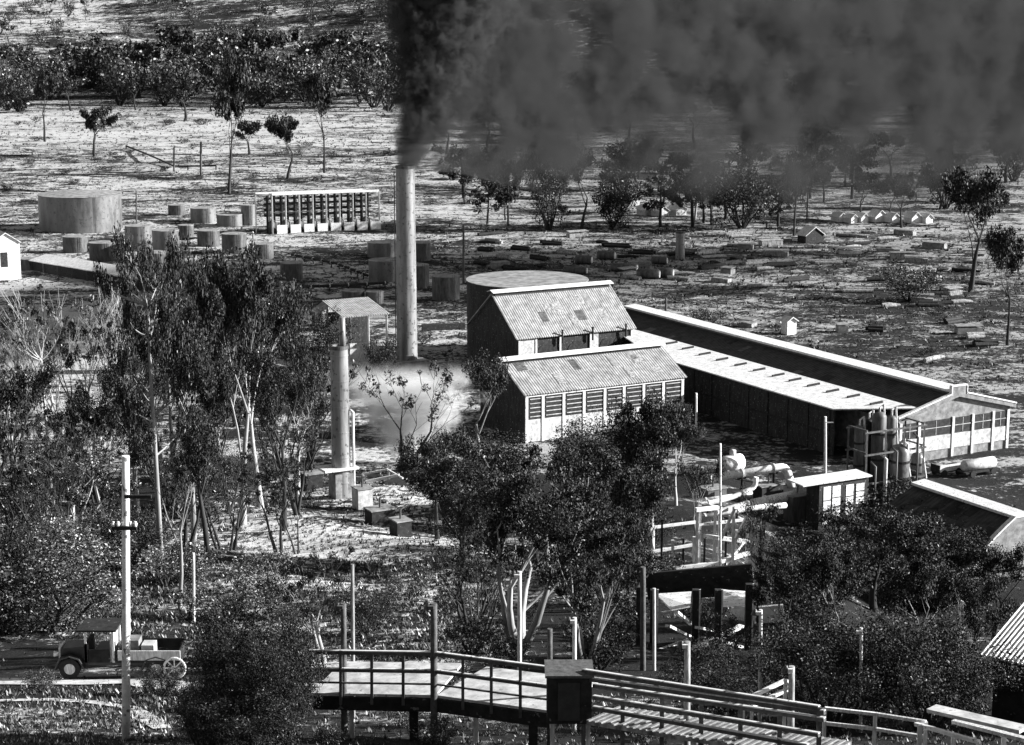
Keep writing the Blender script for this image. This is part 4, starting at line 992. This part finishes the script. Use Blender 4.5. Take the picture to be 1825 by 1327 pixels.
# ------------------------------------------------------------------ footbridge
def bridge():
    segs = [((552, 1162), (775, 1165), 52.6, 51.6, (1236, 1240)), ((775, 1165), (980, 1192), 51.6, 49.6, (1240, 1268))]
    p0 = AT(660, 1230, 52); t = thing('footbridge', 'elevated footbridge with dark rails along a broad pale deck', 'footbridge', p0)
    for (a, b, Y0, Y1, (ya, yb)) in segs:
        nseg = 4
        ta, tb = AT(a[0], a[1], Y0), AT(b[0], b[1], Y1); ba, bb = AT(a[0], ya, Y0), AT(b[0], yb, Y1)
        for f_, w, m in ((0, .1, 'post'), (.42, .09, 'post'), (.72, .05, 'post')):
            mb = MB(); mb.beam(ta.lerp(ba, f_), tb.lerp(bb, f_), w, w); part('rail', mb, M[m], t)
            if f_ < .5:
                mb = MB(); mb.beam(ta.lerp(ba, f_)+Z*(w/2+.015)+Yv*.0, tb.lerp(bb, f_)+Z*(w/2+.015), w*.9, .03); part('rail_capping', mb, M['white'], t)
        d = (bb-ba); dn = V((d.x, d.y, 0)).normalized(); n = V((-dn.y, dn.x, 0))
        mb = MB(); mb.prism([ba+n*.08, bb+n*.08, bb+n*2.9, ba+n*2.9], Z*-.08); part('deck', mb, M['panel'], t)
        mb = MB(); mb.prism([ba-Z*.1, bb-Z*.1, bb-Z*.5, ba-Z*.5], n*.12); part('edge_beam', mb, M['dark'], t)
        for i in range(nseg+(a[0] > 700)):
            q, u = ba.lerp(bb, i/nseg), ta.lerp(tb, i/nseg); mb = MB(); mb.beam(q-Z*.3, u+Z*.02, .09); part('rail_post', mb, M['post'], t)
        for i in (1, 3):
            q = ba.lerp(bb, i/nseg+.05); mb = MB(); mb.beam(V((q.x, q.y, gz(q.x, q.y)-.4))+n*.4, q-Z*.1+n*.4, .26 if i == 3 else .14); part('leg', mb, M['dark'] if i == 3 else M['pale'], t)
    # handrail hut
    p = AT(1015, 1290, 48.3); t2 = thing('valve_hut', 'dark upright box hut standing on the footbridge', 'hut', p)
    w_ = 84*48.3/F; h_ = 92*48.3/F; mb = MB(); mb.obox(AT(975, 1290, 48.3), X*w_, Yv*1.2, Z*h_); part('wall', mb, M['dark'], t2)
    mb = MB(); q = AT(975, 1290, 48.3)-X*.06-Yv*.06+Z*(h_+.002); mb.obox(q, X*(w_+.12), Yv*1.32, Z*.07); part('roof', mb, M['post'], t2)
    mb = MB(); q = AT(975, 1290, 48.3)-X*.003-Yv*.02; mb.obox(q+X*.3+Z*.1, X*.6, Yv*.018, Z*(h_-.25)); part('door', mb, M['black'], t2)
    for i in (0, 1): 
        q = AT(985+i*64, 1290, 48.5)+Yv*.3; mb = MB(); mb.beam(V((q.x, q.y, gz(q.x, q.y)-.4)), q, .12); part('leg', mb, M['pale'], t2)
    # slatted ramp
    p0 = AT(1230, 1290, 46); t3 = thing('slatted_ramp', 'sloping ramp with many pale slats running down to the right', 'ramp', p0)
    ends = [((1040, 1196), (1460, 1262), 48.6, 43.6), ((1058, 1222), (1470, 1283), 48.4, 43.4), ((1058, 1243), (1460, 1310), 48.2, 43.2), ((1058, 1262), (1440, 1330), 48, 43), ((1040, 1209), (1470, 1270), 48.5, 43.5)]
    for i, (a, b, Y0, Y1) in enumerate(ends):
        mb = MB(); mb.beam(AT(*a, Y0), AT(*b, Y1), .1, .09); r_ = part('rail', mb, M['post'], t3)
        mb = MB(); mb.beam(AT(*a, Y0)+Z*.065, AT(*b, Y1)+Z*.065, .09, .03); part('rail_capping', mb, M['white'] if i != 4 else M['pale'], r_)
    for i in range(7):
        f_ = i/6; q = AT(1040+f_*420, 1196+f_*66, 48.6-f_*5); q2 = AT(1040+f_*420, 1290+f_*66, 48.6-f_*5)
        mb = MB(); mb.beam(V((q2.x, q2.y, min(q2.z, gz(q2.x, q2.y)-.3))), q+Z*.03, .11); part('rail_post', mb, M['post'], t3)
    a, b = AT(1045, 1285, 48.2), AT(1460, 1352, 43.2); n = V((-(b-a).y, (b-a).x, 0)).normalized()
    mb = MB(); mb.prism([a, b, b+n*1.5, a+n*1.5], Z*-.1); part('deck', mb, M['midbark'], t3)
    mb = MB()
    for i in range(34):
        q = a.lerp(b, i/34); mb.obox(q+Z*.005, (b-a)*.012, n*1.45, Z*.03)
    part('deck_slats', mb, M['brick'], t3)
bridge()
# lower right ramp
t = thing('lower_ramp', 'pale kerbed ramp at the bottom right corner below the hut', 'ramp', AT(1700, 1300, 48))
for (a, b, m, w) in (((1632, 1290), (1745, 1322), 'white', .12), ((1660, 1262), (1825, 1300), 'panel', .5), ((1700, 1285), (1830, 1318), 'pale', .2)):
    mb = MB(); mb.beam(AT(*a, 49), AT(*b, 47), w, .1); part('board', mb, M[m], t)
for x, y in ((1640, 1292), (1700, 1310), (1745, 1322), (1790, 1300)):
    q = AT(x, y, 48.4); mb = MB(); mb.beam(V((q.x, q.y, gz(q.x, q.y)-.4)), q, .12); part('leg', mb, M['pale'], t)

t = thing('plank_frame', 'pale slanting plank frame beside the lower lamp posts of the ramp', 'plank frame', G(1370, 1240))
for (a, b) in (((1325, 1248), (1400, 1212)), ((1340, 1258), (1408, 1226)), ((1325, 1248), (1340, 1258)), ((1400, 1212), (1408, 1226))):
    mb = MB(); mb.beam(AT(*a, 50), AT(*b, 51), .12, .08); part('plank', mb, M['white'], t)
for a in ((1325, 1248), (1340, 1258), (1400, 1212), (1408, 1226)):
    q = AT(*a, 50.5); mb = MB(); mb.beam(V((q.x, q.y, gz(q.x, q.y)-.3)), q, .09); part('post', mb, M['pale'], t)
t = thing('hand_rail', 'low dark double hand rail following the foot of the right hand bushes', 'fence', G(1600, 1300))
pr = [AT(1470, 1262, 50), AT(1560, 1272, 50), AT(1650, 1286, 49)]
for i, q in enumerate(pr):
    mb = MB(); mb.beam(V((q.x, q.y, gz(q.x, q.y)-.3)), q, .1); part('post', mb, M['pale'], t)
    if i:
        for dz in (0, -.45): mb = MB(); mb.beam(pr[i-1]+Z*dz, q+Z*dz, .09); part('rail', mb, M['pale'], t)
# corrugated hut bottom right
def corr():
    Y0 = 56; c = AT(1746, 1166, Y0); t = thing('corrugated_hut', 'hut with a ridged pale iron roof at the bottom right edge', 'hut', V((c.x+2, c.y+1.5, gz(c.x+2, c.y))))
    eh = V((.78, -.626, 0)); L = 8.0
    n = V((-eh.y, eh.x, 0)); top = AT(1827, 1093, Y0+2.2)
    # slope vector up the roof
    up = n*2.6+Z*.72
    mb = MB(); N = 200; vs = []
    for i in range(N+1):
        s = L*i/N; o_ = c+eh*s+Z*.035*math.sin(s*2*math.pi/.15)
        vs += [o_, o_+up.normalized()*4.2, ]
    vs2 = [V(v)-Z*.03 for v in vs]; m_ = len(vs)
    fs = [(2*i, 2*i+2, 2*i+3, 2*i+1) for i in range(N)]
    fs += [tuple(j+m_ for j in reversed(f)) for f in fs]+[(2*i, 2*i+2, 2*i+2+m_, 2*i+m_) for i in range(N)]
    mb.add(vs+vs2, fs); part('roof', mb, M['iron'], t)
    mb = MB(); gg = gz(c.x, c.y)-1.5; q = V((c.x, c.y, gg))+eh*.35+n*.35
    mb.obox(q, eh*(L-.5), n*3.4, Z*(c.z-gg+.1)); part('wall', mb, M['dark'], t)
    mb = MB(); mb.prism([V((q.x, q.y, c.z+.1)), V((q.x, q.y, c.z+.1))+n*3.4, V((q.x, q.y, c.z+.1))+n*3.4+Z*.85], eh*.12); part('gable', mb, M['dark'], t)
    for i in range(3):
        mb = MB(); mb.obox(q+eh*(1+i*2.2)-n*.05+Z*(c.z-gg-1.5), eh*1.0, n*.045, Z*.9); part('window', mb, M['glass'], t)
corr()

# ------------------------------------------------------------------ truck and road
def truck():
    p = G(200, 1212); Y = p.y; t = thing('truck', 'vintage open lorry facing left behind the utility pole', 'truck', p)
    L0 = 5.2; x0 = AT(90, 1212, Y).x; zf = p.z
    def bx(nm, xa, xb, ya, yb, za, zb, m, par=t):
        mb = MB(); mb.obox(V((x0+xa, Y+ya, zf+za)), X*(xb-xa), Yv*(yb-ya), Z*(zb-za)); return part(nm, mb, M[m], par)
    bx('chassis', .2, 5.1, .35, 1.35, .5, .66, 'black')
    mb = MB(); s = [(.35, .66), (.35, 1.12), (.45, 1.2), (1.35, 1.27), (1.35, .66)]
    mb.prism([V((x0+a, Y+.4, zf+b)) for a, b in s], Yv*.9); part('bonnet', mb, M['black'], t)
    bx('radiator', .27, .345, .42, 1.28, .62, 1.2, 'white')
    for yy in (.3, 1.2):
        mb = MB(); c = V((x0+.28, Y+yy, zf+1.0)); mb.tube([c, c-X*.16], [.06, .12], 12); part('headlight', mb, M['white'], t)
    bx('scuttle', 1.36, 1.5, .2, 1.5, .66, 1.45, 'dark')
    bx('seat', 1.75, 2.3, .3, 1.4, .7, 1.15, 'black')
    for xa in (1.36, 2.45):
        for yy in (.2, 1.46): mb = MB(); mb.obox(V((x0+xa, Y+yy, zf+.66)), X*.09, Yv*.06, Z*1.3); part('cab_pillar', mb, M['white'], t)
    bx('cab_roof', 1.1, 2.65, .1, 1.6, 1.965, 2.04, 'dark'); bx('cab_back', 2.36, 2.44, .28, 1.44, .66, 1.85, 'panel')
    bx('cab_door', 1.52, 2.35, .21, .26, .66, 1.2, 'dark')
    bx('cargo_bed', 2.65, 5.2, .05, 1.65, .7, .8, 'dark')
    for (xa, xb, ya, yb) in ((2.7, 5.18, .06, .12), (2.7, 5.18, 1.58, 1.64), (2.7, 2.76, .13, 1.57), (5.12, 5.18, .13, 1.57)): bx('side_board', xa, xb, ya, yb, .805, 1.2, 'pale' if xb > 5 and ya < .1 else 'dark')
    bx('crate', 2.95, 3.5, .3, 1.0, .81, 1.55, 'brick'); bx('crate', 3.6, 4.1, .3, .95, .81, 1.35, 'panel')
    for xa in (.75, 4.2):
        for yy in (.12, 1.42):
            c = V((x0+xa, Y+yy, zf+.42)); mb = MB(); mb.tube([c, c+Yv*.18], .42, 20); w = part('wheel', mb, M['rubber'], t)
            mb = MB(); mb.tube([c-Yv*.012, c+Yv*.19], .22, 20); part('rim', mb, M['pale'], w)
        mb = MB(); c = V((x0+xa, Y+.1, zf+.42)); mb.tube([c+V((-.6, 0, -.05)), c+V((-.38, 0, .4)), c+V((0, 0, .52)), c+V((.38, 0, .4)), c+V((.6, 0, .0))], .05, 6)
        mb.v = [(x, y if y < c.y else y+.2, z) for x, y, z in mb.v]; part('mudguard', mb, M['black'], t)
    mb = MB(); c = V((x0+5.0, Y-.25, zf+.6)); n = 24
    mb.tube([c+V((.42*math.cos(a), 0, .42*math.sin(a))) for a in [2*math.pi*i/n for i in range(n+1)]], .05, 6)
    for i in range(4):
        a = math.pi*i/4; mb.beam(c+V((.4*math.cos(a), 0, .4*math.sin(a))), c-V((.4*math.cos(a), 0, .4*math.sin(a))), .04)
    o = part('cart_wheel', mb, M['white'], None, loc=c); tag(o, 'bare pale spoked wheel leaning on the lorry tail', 'wheel')
truck()
for x0, x1, y0, y1, lab, mm in ((1668, 1722, 828, 848, 'low dark open wagon parked by the gabled end', 'dark'), (1712, 1792, 818, 848, 'wagon with a pale rounded tank parked by the gabled end', 'panel')):
    p = G((x0+x1)/2, y1); k = ppm(p); L_ = (x1-x0)/k; h_ = (y1-y0)/k; t = thing('wagon', lab, 'wagon', p, 'wagons beside the gabled end'); c = p-A*L_/2
    mb = MB(); mb.obox(c+Z*.45, A*L_, B*1.5, Z*.15); part('chassis', mb, M['dark'], t)
    if mm == 'panel':
        mb = MB(); q = c+B*.75+Z*1.2; mb.tube([q+A*.2, q+A*.35, q+A*(L_-.35), q+A*(L_-.2)], [.4, .62, .62, .4], 14); part('tank_body', mb, M['panel'], t, True)
    else:
        for e_, f_ in ((A*L_, B*.07), (A*.07, B*1.5)):
            mb = MB(); mb.obox(c+Z*.6, e_, f_, Z*(h_-.5)); part('side_board', mb, M['pale'] if e_.length > 1 else M['dark'], t)
    for a_ in (.2, .8):
        for b_ in (-.1, 1.5):
            mb = MB(); q = c+A*L_*a_+B*b_+Z*.4; mb.tube([q, q+B*.12], .4, 16); part('wheel', mb, M['rubber'], t)
mb = MB(); c = AT(1322, 1030, 118); n = 20
mb.tube([c+V((.75*math.cos(a), .3*math.cos(a), .75*math.sin(a))) for a in [2*math.pi*i/n for i in range(n+1)]], .08, 6)
for i in range(3):
    a = math.pi*i/3; u_ = V((.75*math.cos(a), .3*math.cos(a), .75*math.sin(a))); mb.beam(c+u_, c-u_, .08)
o = part('pulley_wheel', mb, M['white'], None, loc=c); tag(o, 'pale spoked pulley wheel above the loading stage', 'wheel')
def strip(name, pxs, halfw, m, lift=.02, world=None):
    """ground hugging ribbon through photo points"""
    pts = [G(*q) for q in pxs]; fine = []
    for a, b in zip(pts, pts[1:]):
        n = max(2, int((b-a).length/1.0))
        fine += [a.lerp(b, i/n) for i in range(n)]
    fine.append(pts[-1]); mb = MB(); vs = []; K = 5
    for i, q in enumerate(fine):
        d = (fine[min(i+1, len(fine)-1)]-fine[max(i-1, 0)]); n = V((-d.y, d.x, 0)).normalized()
        for k_ in range(K):
            s = (k_/(K-1)-.5)*2*halfw*(1+.15*math.sin(i*.9)); r_ = q+n*s; vs.append(V((r_.x, r_.y, gz(r_.x, r_.y)+lift+.03)))
    fs = [(i*K+k_, i*K+k_+1, (i+1)*K+k_+1, (i+1)*K+k_) for i in range(len(fine)-1) for k_ in range(K-1)]
    mb.add(vs, fs); o = part(name, mb, M[m]); tag(o, kind='structure'); return o
strip('road', [(-60, 1214), (60, 1216), (160, 1217), (240, 1214), (300, 1222), (420, 1235)], 1.0, 'road')
strip('path', [(0, 1250), (80, 1248), (160, 1252), (230, 1262), (290, 1300)], .35, 'road')
strip('path', [(560, 1165+60), (760, 1180), (900, 1170)], .8, 'road')

# fence over the flat
t = thing('paddock_fence', 'dark rail fence running over the pale flat above the tanks', 'fence', G(230, 272))
pts = [G(x, y) for x, y in ((225, 266), (255, 278), (285, 291), (310, 303), (335, 303), (358, 303), (385, 302))]
for i, q in enumerate(pts):
    mb = MB(); mb.beam(q-Z*.3, q+Z*1.6, .35); part('post', mb, M['dark'], t)
    if i: mb = MB(); mb.beam(pts[i-1]+Z*1.3, q+Z*1.3, .3, .5); part('rail', mb, M['dark'], t)

# ------------------------------------------------------------------ smoke and steam
def volmat(name, build, color, aniso=0.0):
    m = bpy.data.materials.new(name); m.use_nodes = True; nt = m.node_tree; N, L = nt.nodes, nt.links
    N.remove(N['Principled BSDF']); out = N['Material Output']
    v = N.new('ShaderNodeVolumePrincipled'); v.inputs['Color'].default_value = g4(color); v.inputs['Anisotropy'].default_value = aniso
    L.new(v.outputs[0], out.inputs['Volume'])
    tc = N.new('ShaderNodeTexCoord'); sp_ = N.new('ShaderNodeSeparateXYZ'); L.new(tc.outputs['Object'], sp_.inputs[0])
    def mth(op, a, b=None, c=None, clamp=False):
        q = N.new('ShaderNodeMath'); q.operation = op; q.use_clamp = clamp
        for i, v_ in enumerate((a, b, c)):
            if v_ is None: continue
            if isinstance(v_, (int, float)): q.inputs[i].default_value = v_
            else: L.new(v_, q.inputs[i])
        return q.outputs[0]
    def noise(scale, det, rough=.6, off=0):
        mp = N.new('ShaderNodeMapping'); mp.inputs['Location'].default_value = (off, off, off); L.new(tc.outputs['Object'], mp.inputs['Vector'])
        t = N.new('ShaderNodeTexNoise'); t.inputs['Scale'].default_value = scale; t.inputs['Detail'].default_value = det; t.inputs['Roughness'].default_value = rough
        L.new(mp.outputs[0], t.inputs['Vector']); return t.outputs['Fac']
    def sm(x, a, b):
        q = N.new('ShaderNodeMapRange'); q.interpolation_type = 'SMOOTHSTEP'; L.new(x, q.inputs['Value'])
        q.inputs['From Min'].default_value = a; q.inputs['From Max'].default_value = b; return q.outputs[0]
    L.new(build(mth, noise, sm, sp_.outputs), v.inputs['Density'])
    return m
# drift direction: right and slightly away; the domain is a closed box whose own axes follow it
DR = R(45)
def smoke_density(mth, noise, sm, xyz):
    x, y, z = xyz['X'], xyz['Y'], xyz['Z']
    n1 = noise(.055, 4, .6); n2 = noise(.45, 7, .72, 5)
    nz = mth('ADD', mth('MULTIPLY', mth('SUBTRACT', n1, .5), 34), mth('MULTIPLY', mth('SUBTRACT', n2, .5), 9))
    low = mth('ADD', mth('ADD', z, nz), mth('MULTIPLY', x, .055))
    s = mth('MULTIPLY', sm(low, -7, 15), sm(mth('SUBTRACT', mth('ADD', x, mth('MULTIPLY', nz, .4)), mth('MULTIPLY', mth('MAXIMUM', z, 0), .2)), -2.6, 2.6))
    yy = mth('SUBTRACT', 1, mth('POWER', mth('DIVIDE', y, mth('ADD', 4, mth('MULTIPLY', mth('MAXIMUM', x, 0), .09))), 2)); s = mth('MULTIPLY', s, mth('MULTIPLY', mth('MAXIMUM', yy, 0), sm(mth('ADD', z, mth('MULTIPLY', nz, .4)), 31, 24)))
    s = mth('MULTIPLY', s, mth('ADD', mth('ADD', .22, mth('MULTIPLY', sm(x, 130, 20), .3)), mth('MULTIPLY', sm(x, 34, 3), 1.5)))
    n3 = noise(.13, 5, .62, 9); s = mth('MULTIPLY', s, mth('ADD', .12, mth('MULTIPLY', mth('MULTIPLY', n2, n2), 3.0)))
    s = mth('MULTIPLY', s, mth('ADD', .12, mth('MULTIPLY', sm(n3, .42, .58), 1.9)))
    return mth('MULTIPLY', s, .7)
def column_density(mth, noise, sm, xyz):
    x, y, z = xyz['X'], xyz['Y'], xyz['Z']
    n2 = noise(.5, 5, .65, 2)
    wz = mth('ADD', 1.7, mth('MULTIPLY', mth('MAXIMUM', z, 0), .3))
    dx = mth('SUBTRACT', x, mth('ADD', .6, mth('MULTIPLY', z, .36))); rr = mth('ADD', mth('POWER', dx, 2), mth('POWER', y, 2)); rr = mth('POWER', mth('MAXIMUM', rr, .0001), .5)
    c = sm(mth('ADD', mth('DIVIDE', rr, wz), mth('MULTIPLY', mth('SUBTRACT', n2, .5), 2.4)), 1.15, .6)
    return mth('MULTIPLY', mth('MULTIPLY', c, sm(z, -.5, .2)), .9)
sm_mat = volmat('smoke', smoke_density, .09)
co_mat = volmat('smoke_column', column_density, .09)
mb = MB()
hull = [(-5, -1.0, 4), (6, -1.0, 5), (40, -9, 8), (100, -17, 13.5), (185, -24, 21)]
vs = []
for a, c, hw_ in hull: vs += [V((a, -hw_, c)), V((a, hw_, c)), V((a, hw_, 35)), V((a, -hw_, 35))]
mb.add(vs, [(0, 1, 2, 3), (19, 18, 17, 16)]+[(4*i+q, 4*i+(q+1) % 4, 4*i+4+(q+1) % 4, 4*i+4+q) for i in range(4) for q in range(4)])
o = part('smoke', mb, sm_mat); o.location = TOP; o.rotation_euler = (0, 0, DR)
tag(o, 'thick black smoke rising from the tall chimney and drifting right', 'smoke', kind='stuff')
mb = MB(); mb.tube([V((0, 0, -.6)), V((1.6, 0, 3)), V((10.3, 0, 27))], [3.2, 6, 18], 16)
c_ = part('rising_column', mb, co_mat); c_.parent = o

def steam_density(mth, noise, sm, xyz):
    x, y, z = xyz['X'], xyz['Y'], xyz['Z']
    n1 = noise(.3, 6, .7); n2 = noise(1.1, 5, .7, 3)
    w = mth('ADD', 1.2, mth('MULTIPLY', z, .8)); dx = mth('DIVIDE', mth('SUBTRACT', x, mth('MULTIPLY', z, -.05)), w); dy = mth('DIVIDE', y, mth('ADD', .8, mth('MULTIPLY', z, .3)))
    r_ = mth('POWER', mth('ADD', mth('POWER', dx, 2), mth('POWER', dy, 2)), .5)
    r_ = mth('ADD', r_, mth('ADD', mth('MULTIPLY', mth('SUBTRACT', n1, .5), 2.8), mth('MULTIPLY', mth('SUBTRACT', n2, .5), 1.0)))
    s = mth('MULTIPLY', sm(r_, 1.1, .5), mth('MULTIPLY', sm(z, 11.5, 7), sm(z, -.3, 1)))
    return mth('MULTIPLY', s, .5)
st_mat = volmat('steam', steam_density, .97, .1)
q = G(728, 838); mb = MB(); mb.tube([V((0, 0, -.2)), V((0, 0, 1.5)), V((0, 0, 6)), V((0, 0, 11.6))], [2.4, 4.5, 10, 12], 20)
o = part('steam', mb, st_mat); o.location = q+Yv*3; tag(o, 'white steam billowing between short chimney and front shed', 'steam', kind='stuff')

# ------------------------------------------------------------------ light
SUN_EL, SUN_AZ = 21, 3            # azimuth measured from +X towards +Y
w = bpy.data.worlds.new('World'); S.world = w; w.use_nodes = True; nt = w.node_tree; N, L = nt.nodes, nt.links
sky = N.new('ShaderNodeTexSky'); sky.sky_type = 'NISHITA'; sky.sun_disc = False; sky.sun_elevation = R(SUN_EL); sky.sun_rotation = R(90-SUN_AZ)
bw_ = N.new('ShaderNodeRGBToBW'); L.new(sky.outputs[0], bw_.inputs[0]); L.new(bw_.outputs[0], N['Background'].inputs['Color']); N['Background'].inputs['Strength'].default_value = .05
ld = bpy.data.lights.new('sun', 'SUN'); ld.energy = 5; ld.angle = R(.5); ld.color = (1, 1, 1); lo = bpy.data.objects.new('sun', ld); COL.objects.link(lo)
sd = V((math.cos(R(SUN_EL))*math.cos(R(SUN_AZ)), math.cos(R(SUN_EL))*math.sin(R(SUN_AZ)), math.sin(R(SUN_EL))))
lo.rotation_euler = sd.to_track_quat('Z', 'Y').to_euler()
S.view_settings.view_transform = 'Standard'; S.view_settings.look = 'None'; S.view_settings.gamma = 1; S.view_settings.exposure = 1.5
S.cycles.max_bounces = 5; S.cycles.volume_bounces = 1; S.cycles.volume_step_rate = .3; S.cycles.volume_max_steps = 256
